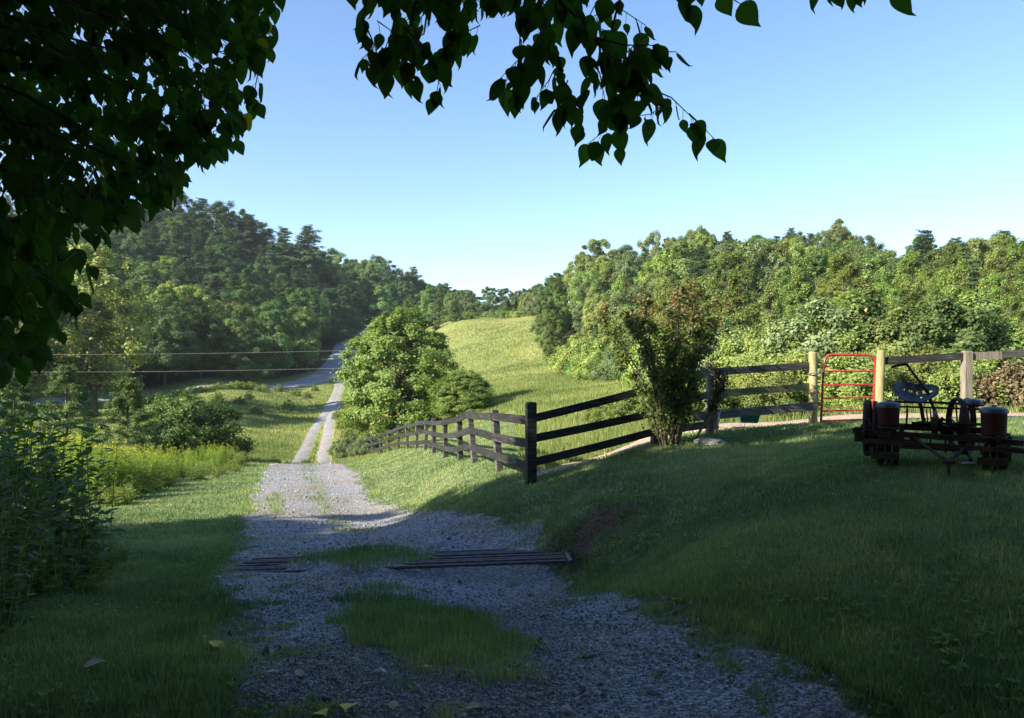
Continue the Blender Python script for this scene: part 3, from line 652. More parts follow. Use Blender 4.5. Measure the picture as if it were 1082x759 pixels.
# thick dark bush by the verge
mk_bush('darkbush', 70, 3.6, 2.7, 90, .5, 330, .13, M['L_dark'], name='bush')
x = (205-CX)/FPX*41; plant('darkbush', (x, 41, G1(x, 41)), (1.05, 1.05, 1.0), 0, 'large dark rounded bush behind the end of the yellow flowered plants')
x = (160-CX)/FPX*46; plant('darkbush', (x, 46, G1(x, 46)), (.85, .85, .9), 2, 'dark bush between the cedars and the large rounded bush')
# --- round leafy tree by the fence
def mk_clump():
    gg = np.random.default_rng(5)
    H = 9.1; cm = MB(); prof = lambda t: 3.5*min(1, .84+t*.8)*math.sqrt(max(.02, 1-max(0, t-.35)**2/.45))
    C, Rv = prof_clusters(H, 380, prof, gg, .0, .66, shell=.66, wob=.07); 
    leaves(cm, C, Rv, 200, .17, gg, up=.25, out=1., hull=.9)
    tm = MB()
    for k in range(5):
        a = k*1.3; tm.tube([(.2*math.cos(a), .2*math.sin(a), -.3), (.6*math.cos(a), .6*math.sin(a), 3), (1.4*math.cos(a), 1.4*math.sin(a), 6.5)], [.13, .09, .03], 7)
    limbs(tm, .1, H, C[::4], gg, .14); register('clump', tm, cm, leaf_mat('clump_foliage', (.09, .16, .035), (.25, .34, .07), (.42, .33, .09), vary=0, spec=.5, transl=.4), 'tree', 'broadleaf_tree')
mk_clump()
x = (424-CX)/FPX*56; plant('clump', (x, 56, G1(x, 56)), (1.22, 1.22, (56*(CY-327)/FPX-G1(x, 56))/9.3), .6, 'round bright leafy tree standing by the end of the board fence')
x = (489-CX)/FPX*53; plant('clump', (x, 53, G1(x, 53)), (.66, .66, (53*(CY-391)/FPX-G1(x, 53))/9.4), 2.6, 'low leafy tree joined to the round tree on its pasture side')
for px, d, s in ((372, 52, .42), (388, 50, .38), (358, 58, .3)):
    x = (px-CX)/FPX*d; plant('bush2', (x, d, G1(x, d)), s*1.3, px, 'grey green scrub at the foot of the round leafy tree', 'scrub at the foot of the round tree')
# --- vase shaped bush
def mk_vase():
    gg = np.random.default_rng(8); tm = MB(); cm = MB(); H = 3.05; C = []; Rv = []
    for k in range(17):
        a = k*2.4; sp = gg.uniform(.25, 1.)*1.18; h = H*gg.uniform(.72, 1.0)*(1-.12*sp)
        b = np.array([math.cos(a)*.12, math.sin(a)*.12, -.1]); top = np.array([math.cos(a)*sp*1.0, math.sin(a)*sp*1.0, h])
        m = b*.5+top*.5+np.array([-math.cos(a)*.12*sp, -math.sin(a)*.12*sp, .15]); P = [b, b*.75+m*.3, m, m*.4+top*.6, top]
        tm.tube(P, [.022, .018, .014, .008, .003], 6, cap=False)
        for q in np.arange(.3, 1.04, .06):
            i = min(int(q*4), 3); p = np.array(P[i])+(np.array(P[i+1])-np.array(P[i]))*(q*4-i)
            C.append(p+gg.normal(size=3)*.07); w = gg.uniform(.09, .19)*(1.1-.25*q)*(.55 if q < .3 else 1); Rv.append((w, w, w*1.1))
    for z in (.8,):
        for a in np.arange(0, 6.3, 1.1): C.append(np.array([math.cos(a)*.18*(1+z), math.sin(a)*.18*(1+z), z+.1*gg.normal()])); Rv.append((.13, .13, .15))
    # a side branch of dark red leaves
    C = np.array(C); Rv = np.array(Rv); n0 = len(C)
    leaves(cm, C, Rv, 80, .062, gg, up=.2, out=.7, shell=.2)
    A = np.concatenate(cm.A); V = np.concatenate(cm.V); nv = len(V)//4
    red = np.repeat((gg.random(nv) < np.clip((V[::4, 2]-1.9)/1.6, 0, .26)), 4); A[red] = 1; cm.A = [A]; cm.V = [V]
    register('vase', tm, cm, M['L_crape'], 'bush', 'bush')
mk_vase()
x = (708-CX)/FPX*13; plant('vase', (x, 13, G1(x, 13)-.02), (1.02, 1.02, 1.0), .4, 'vase shaped many stemmed bush with reddening top at the dark rails')
def mk_red():
    gg = np.random.default_rng(18); tm = MB(); cm = MB(); C = []
    for k in range(5):
        a = -.5+k*.28; P = [(0, 0, -.1), (.35+.05*k, .1*k-.2, .7), (.62+.06*math.sin(k), .15*k-.3, 1.25+.06*k)]; tm.tube(P, [.013, .009, .003], 5, cap=False)
        for q in np.linspace(.5, 1, 6): C.append(np.array(P[1])*(2-2*q)+np.array(P[2])*(2*q-1))
    C = np.array(C); leaves(cm, C, np.full((len(C), 3), .11), 45, .055, gg, shell=.2); register('redshoot', tm, cm, leaf_mat('purple_foliage', (.03, .03, .015), (.10, .07, .04), (.20, .11, .08), vary=0), 'bush', 'bush')
mk_red()
plant('redshoot', (3.1, 13.1, G1(3.1, 13.1)), .85, 0, 'purplish leafy shoots leaning over the grey fence post')

# shade trees behind the viewer: they throw the foreground shade
SH = [(-35,-.5,8),(-30,.3,7.8),(-25.5,1.0,8.9),(-20.3,1.6,12.1),(-17.3,2.0,12.0),(-13.5,.8,12.0),(-10.5,-2,12.6),(-10,2.4,11.2),(-5,-5,12.5),(-1.5,-3.8,11.4),(2,-7,13.7),(5.5,-5,12.5),(9.5,-8,14.8),(-12,-9,15),(-6,-11,16),(0,-12,16),(-20,-7,13.5),(-27,-6,11),(7,-14,17),(14,-10,13.7)]
for i, (sx, sy, h) in enumerate(SH):
    plant(oaks[i % 4], (sx, sy, G1(sx, sy)), (h/12*1.15, h/12*1.15, h/12), i*1.7, 'tall shade tree in the grove behind the viewer', 'shade trees behind the viewer')

def sky_block_tree():  # unseen tree, added so its crown blocks sky light from the foreground
    gg = np.random.default_rng(77); cm = MB(); tm = MB(); C = []; Rv = []; base = np.array([6.5, -3.5, 0]); base[2] = G1(6.5, -3.5)
    while len(C) < 260:
        q = unit(1, gg)[0]*gg.random()**.4; p = np.array([1.6, 1.6, 8.0])+q*np.array([6.2, 6.2, 3.6]); w = gg.uniform(.7, 1.1)
        if p[1] > 0 and p[2] < .52*p[1]+1.5: continue
        if p[2] < 3.6 or p[0] < -4.2: continue
        C.append(p-base); Rv.append((w, w, w*.7))
    C = np.array(C); leaves(cm, C, np.array(Rv), 95, .22, gg, up=.8)
    tm.tube([(0, 0, -.3), (0, .1, 2.5), (-.3, .6, 5), (-1.5, 3, 8.2), (-2.5, 6, 10)], [.34, .27, .22, .15, .05], 12)
    for c in C[::5]:
        if (c+base)[1] < .5 or True: tm.tube([(-.3-c[2]*.02, .6+max(0, c[2]-5)*.6, max(c[2]*.75, 5)), c*.55+np.array([-.3, 1.2, 3.6]), c], [.08, .05, .015], 5, cap=False)
    register('high', tm, cm, M['L_oak'], 'tree', 'broadleaf_tree')
    plant('high', tuple(base), 1., 0, 'tall unseen tree added behind the viewer, its crown blocking sky light over the drive')
sky_block_tree()
for i, (sx, sy, h) in enumerate([(11.5,-1.5,11)]):  # added out of view to hold back sky light at the side
    plant(oaks[i % 4], (sx, sy, G1(sx, sy)), (h/12,)*3, i*1.7, 'unseen tree added beside the viewer to cut sky light on the foreground', 'added sky blocking trees beside the viewer')

# ---------------------------------------------------------------- fences
def pt(px, py, d): return np.array(W(px, py, d), float)
def board(mb, A, B, h, th, bow=0.):
    """board from A to B (centre line), height h upright, slightly bowed"""
    A = np.array(A, float); B = np.array(B, float); n = 7; t = np.linspace(0, 1, n)
    C = A[None]*(1-t)[:, None]+B[None]*t[:, None]; C[:, 2] += bow*np.sin(t*math.pi)
    T = B-A; nn = np.array([-T[1], T[0], 0]); nn /= np.linalg.norm(nn); up = np.array([0, 0, 1.])
    sx = np.array([(-1, -1), (-.8, -1), (.8, -1), (1, -1), (1, 1), (-1, 1)])
    ring = [(-.5, -.5), (.5, -.5), (.5, .5), (-.5, .5)]
    V = np.concatenate([C+nn*a*th+up*b*h for a, b in ring]).reshape(4, n, 3).transpose(1, 0, 2).reshape(-1, 3)
    F = [[j*4+i, j*4+(i+1) % 4, (j+1)*4+(i+1) % 4, (j+1)*4+i] for j in range(n-1) for i in range(4)]+[[3, 2, 1, 0], [4*n-4, 4*n-3, 4*n-2, 4*n-1]]
    mb.add(V, F)
def post(fence, base, top, w, mat, name='post', round_=False, rz=0.):
    base = np.array(base); top = np.array(top); b0 = base-np.array([0, 0, .3]); mb = MB()
    if round_:
        mb.tube([b0, base*.5+top*.5, top-(top-base)*.012, top], [w/2*1.05, w/2, w/2, w/2*.9], 16)
    else:
        c, s = math.cos(rz), math.sin(rz); ring = np.array([(-1, -1), (1, -1), (1, 1), (-1, 1)])*w/2
        ring = ring@np.array([[c, s], [-s, c]]); k = [0, .5, .985, 1.]; sc_ = [1, 1, 1, .86]
        V = np.concatenate([np.concatenate([ring*q, np.zeros((4, 1))], 1)+b0*(1-t)+top*t for t, q in zip(k, sc_)])
        F = [[j*4+i, j*4+(i+1) % 4, (j+1)*4+(i+1) % 4, (j+1)*4+i] for j in range(3) for i in range(4)]+[[3, 2, 1, 0], [12, 13, 14, 15]]
        mb.add(V, F)
    return mb.obj(name, mat, fence)
fg = np.random.default_rng(4)
# fence running down along the drive, from the corner post
corner = pt(561, 511, 12.4); corner[2] = G1(corner[0], corner[1])
f1 = empty('wooden_fence', tuple(corner), label='black painted three rail board fence running downhill from the dark corner post', cat='fence')
o0 = corner.copy()
def rel(p, o): return np.array(p, float)-o
FP = [(561,12.4),(529,14.8),(503,17.5),(487,20),(471,23),(458.5,26),(449,29),(440,32),(431,35),(421,38),(411,41),(402,44),(394,47),(386.5,50)]
FB = []
for px, d in FP:
    x = (px-CX)/FPX*d; FB.append(np.array([x, d, G1(x, d)]))
topz = [1.34]+[1.20]*13
leans = [(0, 0), (-.12, -.05), (-.16, 0), (-.05, 0)]+[(fg.normal()*.04, 0) for _ in range(10)]
POSTS1 = []
for i, b in enumerate(FB):
    t = b+np.array([leans[i][0], leans[i][1], topz[i]]); POSTS1.append((b, t))
    post(f1, rel(b, o0), rel(t, o0), .155 if i == 0 else .125, M['paint_wood'] if i == 0 else M['worn_wood'], rz=.25 if i == 0 else .36)
for hz in (1.05, .68, .30):
    prev = None
    for i, (b, t) in enumerate(POSTS1):
        f = hz/topz[i]; p = b*(1-f)+t*f; tang = FB[min(i+1, 13)]-FB[max(i-1, 0)]; nn = np.array([tang[1], -tang[0], 0]); nn /= -np.linalg.norm(nn)
        if nn[0] > 0: nn = -nn
        p = p+nn*(.085 if i else -.02); p[2] += (.06 if i == 2 else 0)+fg.normal()*.012
        if i == 0: p[2] -= .02
        if prev is not None:
            mb = MB(); dd = (p-prev)/np.linalg.norm(p-prev); board(mb, rel(prev+dd*(.08 if i == 1 else .004), o0), rel(p, o0), .15, .028, fg.normal()*.012); mb.obj('rail', M['paint_wood'], f1)
        prev = p
# sloping dark rails from the corner up to the grey post
p690 = np.array([(692-CX)/FPX*13.6, 13.6, 0]); p690[2] = G1(p690[0], 13.6)
p750 = np.array([(750-CX)/FPX*14.2, 14.2, 0]); p750[2] = G1(p750[0], 14.2)
p859 = np.array([(859-CX)/FPX*15.0, 15.0, 0]); p859[2] = G1(p859[0], 15.0)
f2 = empty('wooden_fence', tuple(p690), label='dark three rail fence section sloping up from corner post behind the vase shaped bush', cat='fence')
post(f2, (0, 0, 0), (0, 0, 1.3), .12, M['worn_wood'], rz=.3)
for (ax, ay, bx, by) in ((566, 441.6, 690, 410), (566, 463, 690, 436.5), (566, 488, 690, 456.5)):
    mb = MB(); A = pt(ax, ay, 12.47+.06); B = pt(bx, by, 13.45); board(mb, A-p690, B-p690, .135, .03, -.01); mb.obj('rail', M['paint_wood'], f2)
for (ay, by) in ((409.5, 393.5), (436, 417.5), (456.5, 449)):
    mb = MB(); A = pt(692, ay, 13.50); B = pt(747, by, 14.13); board(mb, A-p690, B-p690, .135, .03, 0); mb.obj('rail', M['worn_wood'], f2)
# section between grey post and the gate
f3 = empty('wooden_fence', tuple(p859), label='weathered three rail fence section between the grey post and the red gate', cat='fence')
post(f3, p750-p859, pt(750, 383, 14.2)-p859, .12, M['grey_post'], rz=.1)
b = p750.copy(); b[1] -= .0; b[0] += .09; post(f3, b+np.array([0, -.02, 0])-p859, np.array([b[0], b[1]-.02, b[2]+.33])-p859, .11, M['grey_post'], rz=.1)
post(f3, (0, 0, 0), pt(859, 372, 15.0)-p859, .165, M['round_post'], round_=True)
for (ax, ay, bx, by, dz, h, mt) in ((754, 393.2, 855.5, 386.5, -.02, .14, 'worn_wood'), (754, 416.5, 855.5, 408.5, -.02, .135, 'mossy'), (733, 440.6, 863, 429, -.16, .165, 'worn_wood')):
    if 'mossy' not in M: M['mossy'] = rough_mat('mossy_fence_wood', [(.3, (.06, .06, .03)), (.55, (.15, .16, .07)), (.75, (.26, .25, .17))], 5, stretch=(.5, .5, 6), bump=.5)
    mb = MB(); da, db = (14.2, 15.0) if dz > -.1 else (14.0, 14.86)
    if dz < -.1: da = 13.93
    board(mb, pt(ax, ay, da+(0 if dz < -.1 else .0))-p859, pt(bx, by, db)-p859, h, .035); mb.obj('rail', M[mt], f3)
# cord round the bottom rail
cb = pt(759.5, 438, 14.06); mb = MB(); a = np.linspace(0, 2*math.pi, 17)
mb.tube([cb+np.array([.015*math.sin(q*2)+.02*math.cos(q), .04*math.cos(q), .115*math.sin(q)]) for q in a], .012, 6)
mb.tube([cb+np.array([.01, -.05, .05]), cb+np.array([-.02, -.07, -.05]), cb+np.array([-.05, -.06, -.2])], .010, 6)
tag(mb.obj('cord', M['cord'], smooth=True), 'pale cord tied round the bottom rail beside the grey post', 'cord')
# green feeder behind the bottom rail
def trough():
    c = pt(791, 442, 14.9); mb = MB(); L_, w, h = .40, .22, .17
    def ring(l, w, z): return [(-l/2, -w/2, z), (l/2, -w/2, z), (l/2, w/2, z), (-l/2, w/2, z)]
    V = ring(L_*.82, w*.7, 0)+ring(L_, w, h)+ring(L_*1.06, w*1.12, h)+ring(L_*1.06, w*1.12, h+.02)+ring(L_*.94, w*.9, h+.02)+ring(L_*.78, w*.62, .02)
    F = [[3, 2, 1, 0], [20, 21, 22, 23]]
    for j in range(5): F += [[j*4+i, j*4+(i+1) % 4, (j+1)*4+(i+1) % 4, (j+1)*4+i] for i in range(4)]
    e = empty('feed_trough', tuple(c-np.array([0, 0, .09])), -.08, label='dark green plastic feed trough hanging behind the bottom rail', cat='trough')
    mb.add(V, F); mb.obj('bin', M['green_plastic'], e)
    for s in (-1, 1):
        m = MB(); m.tube([(s*.14, -.12, h), (s*.14, -.13, h+.05), (s*.14, -.10, h+.09)], .012, 6); m.obj('hook', M['green_plastic'], e)
trough()
# gate of red tube
def gate():
    d = 15.05; bl = pt(867.5, 446, d); br = pt(922, 443.5, d)
    e = empty('metal_gate', tuple(bl), label='red tubular metal gate with rounded top corners between two round posts', cat='gate')
    r = .02; H = 1.33; wL = np.array([.07, 0, 1.0])*1.0
    def P(u, v):   # u across 0..1, v up 0..1 ; corners as photographed
        b_ = pt(867.5, 446, d)*(1-u)+pt(922, 444, d)*u; t_ = pt(871, 374.8, d)*(1-u)+pt(925.5, 375.5, d)*u; return b_*(1-v)+t_*v-bl
    fr = [P(0, 0), P(0, .5), P(0, .86), P(.03, .95), P(.09, .992), P(.2, 1), P(.8, 1), P(.91, .992), P(.97, .95), P(1, .86), P(1, .5), P(1, 0)]
    m = MB(); m.tube(fr, .024, 10); m.obj('frame', M['red'], e, smooth=True)
    for py in (392.5, 407, 421, 434.5, 445):
        v = (446-py)/(446-375.); m = MB(); m.tube([P(.0, v), P(.5, v), P(1, v)], .017, 8); m.obj('bar', M['red'], e, smooth=True)
    for v in (.2, .82):
        m = MB(); m.box(P(1, v)+np.array([.05, 0, 0]), (.10, .03, .04)); m.obj('hinge', M['rust'], e)
    ch = MB()
    for k in range(5):
        q = P(0, .75)*(1-k/5)+(np.array([(860-CX)/FPX*15., 14.92, P(0, .75)[2]+bl[2]])-bl)*(k/5)
        ch.lathe([(.022, -.006), (.03, 0), (.022, .006), (.014, 0)], q, axis=('y', 'z')[k % 2], n=10, close=True)
    ch.tube([pt(854, 395.5, 14.98)-bl+np.array([0, -.0, 0]), pt(856, 394.5, 14.88)-bl, pt(862, 394.5, 14.88)-bl, pt(865, 393.5, 14.95)-bl, P(0, .76)], .012, 6)
    ch.obj('latch_chain', M['galv'], e)
gate()
# right of the gate: one top rail
p929 = np.array([(928-CX)/FPX*15.0, 15.0, 0]); p929[2] = G1(p929[0], 15.0)
f4 = empty('wooden_fence', tuple(p929), label='fence with a single grey top rail beyond the leaning post behind the old planter', cat='fence')
post(f4, (0, 0, 0), pt(931, 370.5, 15.0)-p929, .16, M['round_post'], round_=True)
p1021 = np.array([(1021-CX)/FPX*15.1, 15.1, 0]); p1021[2] = G1(p1021[0], 15.1)
post(f4, p1021-p929, pt(1021.5, 371, 15.1)-p929, .15, M['grey_post'], rz=.1)
p1140 = np.array([(1140-CX)/FPX*15.2, 15.2, 0]); p1140[2] = G1(p1140[0], 15.2)
post(f4, p1140-p929, pt(1140, 364, 15.2)-p929, .15, M['grey_post'], rz=.1)
for (ax, ay, bx, by, d1, d2, h, mt) in ((935, 381.5, 1017.5, 376.5, 15, 15.1, .15, 'paint_wood'), (1025.5, 376.5, 1058, 375.5, 15.1, 15.13, .155, 'grey_post'), (1058.3, 374.8, 1142, 370, 15.13, 15.11, .15, 'worn_wood')):
    mb = MB(); board(mb, pt(ax, ay, d1)-p929, pt(bx, by, d2)-p929, h, .035); mb.obj('rail', M[mt], f4)

# ---------------------------------------------------------------- cattle grid
def cattle_grid():
    c = (-1.4, 9.1); z = G1(c[0], c[1]); e = empty('cattle_grid', (c[0], c[1], 0), label='steel pipe cattle grid across the drive with grass growing over its middle', cat='cattle grid')
    GL = (G1(-3.0, 8.15)*.45+G1(-3.0, 10.1)*.55, G1(.2, 8.15)*.45+G1(.2, 10.1)*.55, (G1(-2, 10.1)-G1(-2, 8.15))/1.95)
    ysg = np.arange(8.46, 9.75, .185)
    for k, y in enumerate(ysg):
        xs = np.linspace(-3.28, .60, 9)
        l, r = drive_edges(y); zz = []
        for xx in xs:  # straight sag-free bar resting at road level
            zz.append(0)
        zl = G1(-3.6, y)+.015; zr = G1(.95, y)+.01; 
        P = [(xx-c[0], y-c[1]+.02*math.sin(k*2), zl*(1-(xx+3.28)/3.88)+zr*((xx+3.28)/3.88)) for xx in xs]
        zmid = float(G1(-1.4, y)); P = [(a, b, min(cz, 99) if True else 0) for a, b, cz in P]
        # follow the crown of the road
        zl = GL[0]+(y-9.1)*GL[2]; zr = GL[1]+(y-9.1)*GL[2]
        P = [(p[0], p[1], zl*(1-(xx+3.28)/3.88)+zr*((xx+3.28)/3.88)+.006) for p, xx in zip(P, xs)]
        m = MB(); m.tube(P, .020, 10); m.obj('pipe', M['pipe'], e, smooth=True)
    for xx in (.66,):
        m = MB(); gzz = [GL[0 if xx < 0 else 1]+(y-9.1)*GL[2] for y in (8.42, 9.78)]
        m.tube([(xx-c[0], 8.42-c[1], gzz[0]+.0), (xx-c[0], 9.78-c[1], gzz[1]+.0)], .03, 8); m.obj('side_beam', M['pipe'], e, smooth=True)
cattle_grid()
def stone(loc, sx, sy, sz, seed, label, rz=0., group=None):
    gg = np.random.default_rng(seed); n1, n2 = 9, 16; V = [(0, 0, -1)]; 
    for i in range(1, n1):
        ph = math.pi*i/n1-math.pi/2
        for j in range(n2):
            a = 2*math.pi*j/n2; k = 1+.16*math.sin(a*2+seed)+.10*gg.normal(); V.append((math.cos(ph)**.6*math.cos(a)*k, math.cos(ph)**.6*math.sin(a)*k, math.sin(ph)*(1+.1*gg.normal())))
    V.append((0, 0, .95)); F = [[0, 1+(j+1) % n2, 1+j] for j in range(n2)]
    for i in range(n1-2): F += [[1+i*n2+j, 1+i*n2+(j+1) % n2, 1+(i+1)*n2+(j+1) % n2, 1+(i+1)*n2+j] for j in range(n2)]
    F += [[len(V)-1, 1+(n1-2)*n2+j, 1+(n1-2)*n2+(j+1) % n2] for j in range(n2)]
    m = MB(); m.add(np.array(V)*np.array([sx, sy, sz]), F); o = m.obj('stone', M['stone'], loc=loc); o.rotation_euler = (0, 0, rz); tag(o, label, 'stone', group); return o
stone((3.33, 12.75, G1(3.33, 12.75)+.03), .27, .2, .075, 4, 'flat grey stone lying at the foot of the vase shaped bush', -.2)

# ---------------------------------------------------------------- old two row planter
def planter():
    D = 7.85; gx = (990.7-CX)/FPX*D; gz = G1(gx, D); k = D/FPX/5.06
    e = empty('corn_planter', (gx, D, gz), -math.atan((990.7-CX)/FPX), label='old rusty two row corn planter with red seed cans and iron pan seat', cat='planter')
    zb = (CY-488.5)/FPX*D-gz   # photo base against ground
    def Q(X, Y, y=0.): return np.array([(X-560)*k*.88, y, (650-Y)*k+zb])
    R = lambda n, m, mt='rust', par=None, sm=True: m.obj(n, M[mt], par or e, smooth=sm)
    def bar(n, P, r, mt='rust', nn=8): m = MB(); m.tube(P, r, nn); return R(n, m, mt)
    def flat(n, A, B, h, t, mt='rust'): m = MB(); board(m, A, B, h, t); return R(n, m, mt, sm=False)
    # frame
    flat('frame_beam', Q(112, 495, -.16), Q(985, 520, -.16), .055, .05)
    flat('frame_beam', Q(160, 540, -.28), Q(1100, 556, -.28), .045, .04)
    flat('frame_beam', Q(160, 480, .28), Q(880, 488, .28), .05, .05)
    flat('frame_beam', Q(250, 462, .05), Q(785, 470, .05), .045, .04)
    for X in (160, 300, 650, 860): flat('cross_member', Q(X, 500, -.30), Q(X+6, 490, .32), .05, .035)
    m = MB(); m.box(Q(135, 510, -.2), (.09, .05, .15)); m.box(Q(118, 490, -.2), (.06, .08, .05)); m.box(Q(128, 535, -.2), (.05, .07, .05)); R('end_plate', m, sm=False)
    flat('drag_board', Q(350, 585, .2), Q(720, 588, .2), .035, .12, 'worn_wood')
    # lifting rods and shafts
    bar('shaft', [Q(300, 338, .18), Q(560, 336, .18), Q(800, 342, .18)], .013)
    bar('shaft', [Q(345, 362, .12), Q(790, 364, .12)], .011)
    bar('shaft', [Q(150, 470, .15), Q(900, 478, .15)], .016)
    bar('shaft', [Q(700, 492, -.1), Q(935, 500, -.1)], .014)
    bar('drive_shaft', [Q(420, 445, 0), Q(800, 440, 0)], .014)
    # hitch
    bar('hitch_bar', [Q(440, 515, -.2), Q(520, 560, -.42), Q(612, 606, -.62)], .016)
    bar('hitch_bar', [Q(712, 538, -.2), Q(665, 575, -.42), Q(618, 606, -.62)], .016)
    m = MB(); m.box(Q(615, 606, -.63), (.10, .10, .03)); m.tube([Q(615, 612, -.66), Q(615, 690, -.66)], .014, 8); R('hitch_plate', m, 'rust', sm=False)
    bar('tongue', [Q(860, 540, -.28), Q(1010, 552, -.3), Q(1300, 578, -.32)], .022)
    m = MB(); m.box(Q(1015, 550, -.29), (.07, .07, .09)); R('clamp', m, sm=False)
    # wheels
    def wheel(c, r, rz, w=.05, spokes=6, gap=.0):
        we = MB(); Mz = Matrix.Rotation(rz, 3, 'Z')
        we.lathe([(r, -w/2), (r+.008, 0), (r, w/2), (r-.02, w/2), (r-.02, -w/2)], c, 'x', 40, close=True, M=Mz); o = R('wheel', we)
        h = MB(); h.lathe([(.001, -.07), (.035, -.07), (.04, -.03), (.04, .03), (.035, .07), (.001, .07)], c, 'x', 16, M=Mz); R('hub', h, par=o)
        for s in range(spokes):
            a = s*2*math.pi/spokes+.3; d = np.array(Mz@Vector((0, math.cos(a), math.sin(a)))); m_ = MB(); m_.tube([c+d*.03, c+d*(r-.01)], .009, 6); R('spoke', m_, par=o)
        return o
    r = .30
    wheel(Q(168, 488, .16), .305, .0, .06); wheel(Q(212, 490, .16), .295, .05, .05)
    wheel(Q(668, 465, .30), .30, .28, .055); wheel(Q(722, 465, .30), .295, -.22, .055)
    # planting units with seed cans
    def unit_(X, Yt, Yb, rad, ox):
        yc = -.12
        m = MB(); zt = Q(0, Yt)[2]; zb_ = Q(0, Yb)[2]; cx_ = Q(X, 0)[0]
        m.lathe([(.001, zb_), (rad*.86, zb_), (rad*.90, zb_+.02), (rad*.95, zt-.07), (rad, zt-.05), (rad*.97, zt-.045), (.001, zt-.045)], (cx_, yc, 0), 'z', 28); o = R('seed_can', m, 'hopper_red')
        m = MB(); m.lathe([(rad*1.05, zt-.06), (rad*1.06, zt-.035), (rad*.95, zt-.015), (rad*.55, zt-.001), (.02, zt+.004), (.018, zt+.02), (.001, zt+.02)], (cx_, yc, 0), 'z', 28); R('lid', m, 'lid', par=o)
        m = MB(); m.lathe([(.001, zb_-.09), (rad*.5, zb_-.09), (rad*.7, zb_-.04), (rad*.98, zb_-.03), (rad*.98, zb_-.002), (.001, zb_-.001)], (cx_, yc, 0), 'z', 20); R('seed_plate_housing', m)
        m = MB(); m.lathe([(.001, -.02), (.08, -.02), (.085, 0), (.08, .02), (.001, .02)], (cx_+.12, yc+.1, zb_-.06), 'x', 18); R('gear', m, sm=False)
        for s in (-1, 1):   # opener discs and shoe
            m = MB(); c = np.array([cx_+s*.06, yc-.05, .125]); m.lathe([(.001, -.012*s), (.08, -.006*s), (.15, .006*s), (.15, .012*s), (.001, .0)], c, 'x', 26, M=Matrix.Rotation(s*.25, 3, 'Z')); R('opener_disc', m)
        m = MB(); m.tube([(cx_, yc, zb_-.08), (cx_, yc+.03, .2), (cx_, yc+.10, .03)], [.035, .03, .015], 8); m.box((cx_, yc+.12, .05), (.03, .26, .09)); R('seed_tube', m)
        # runner arms
        for s in (-1, 1): flat('arm', (cx_+s*.10, yc-.22, .17), (cx_+s*.11, yc+.42, .20), .045, .018)
        m = MB(); m.lathe([(.12, -.05), (.125, -.045), (.125, .045), (.12, .05), (.10, .05), (.10, -.05)], (cx_+ox, yc+.45, .13), 'x', 26, close=True); R('press_wheel', m)
        m = MB(); m.tube([(cx_-.2, yc-.1, .09), (cx_-.2, yc+.3, .10)], .02, 6); m.box((cx_-.02, yc-.2, .10), (.26, .05, .07)); R('skid', m, sm=False)
    unit_(296, 330, 462, .112, -.1); unit_(845, 343, 490, .120, .12)
    # fertiliser spout / drive cover at the far side
    m = MB(); m.lathe([(.001, -.0), (.10, 0), (.11, .02), (.075, .06), (.03, .075), (.001, .075)], Q(748, 350, .22), 'z', 20); m.tube([Q(760, 345, .22), Q(815, 332, .2)], [.03, .015], 8); R('cover', m, 'seat')
    # seat
    def seat():
        n1, n2 = 26, 14; c = Q(440, 296, .05); V = []; tilt = R_(62)
        for i in range(n1+1):
            u = -1+2*i/n1
            for j in range(n2+1):
                v = -1+2*j/n2
                hw = .205*u; lob = 1.0 if u < .45 else .78; dep = (.125*(1-abs(u)**2.6)**.5)*(1+.28*(abs(abs(u)-.45) < .4)*math.cos((abs(u)-.45)*3.9)) if abs(u) < 1 else .0
                yv = v*dep*lob; z = .05*(u*u)+.06*max(0, v)**2 - .02*math.cos(u*3.14)*(1-abs(v))
                V.append((hw, yv, z))
        V = np.array(V); idx = np.arange(len(V)).reshape(n1+1, n2+1); F = []
        holes = set()
        for i in range(n1):
            for j in range(n2):
                if (i % 4 in (1, 2)) and (j in (9, 10)) and 3 < i < 23: continue
                if (i % 5 in (1,)) and (j in (5, 6)) and 5 < i < 21: continue
                F.append([idx[i, j], idx[i+1, j], idx[i+1, j+1], idx[i, j+1]])
        Mx = np.array(Matrix.Rotation(R_(26), 3, 'X') @ Matrix.Rotation(R_(4), 3, 'Y')); m = MB(); m.add(V@Mx.T+c, F); m.add((V+np.array([0, 0, -.006]))@Mx.T+c, [f[::-1] for f in F])
        o = R('seat', m, 'seat')
        rim = [idx[i, 0] for i in range(n1+1)]+[idx[i, n2] for i in range(n1, -1, -1)]
        m = MB(); m.tube((V@Mx.T+c)[rim], .007, 6); R('seat_rim', m, 'seat', par=o)
    seat()
    bar('seat_spring', [Q(455, 320, .08), Q(470, 360, .2), Q(480, 420, .16), Q(500, 470, .05)], .02)
    m = MB(); m.box(Q(500, 460, .05), (.16, .1, .09)); m.box(Q(560, 450, .05), (.1, .12, .12)); m.lathe([(.001, -.03), (.09, -.03), (.09, .03), (.001, .03)], Q(545, 455, 0), 'x', 20); R('lift_housing', m, sm=False)
    # levers
    bar('lever', [Q(392, 128, .1), Q(450, 205, .08), Q(512, 288, .05), Q(560, 420, 0)], [.013, .013, .015, .018])
    bar('lever_grip', [Q(305, 144, .1), Q(345, 132, .1), Q(396, 124, .1)], [.012, .016, .013])
    bar('lever', [Q(395, 350, 0), Q(396, 400, 0), Q(392, 450, 0)], .010)
    bar('lever', [Q(735, 350, .1), Q(742, 410, .1), Q(740, 470, .1)], .012)
    bar('pedal', [Q(580, 408, -.02), Q(592, 422, -.02), Q(632, 424, -.02), Q(632, 455, -.02)], .012)
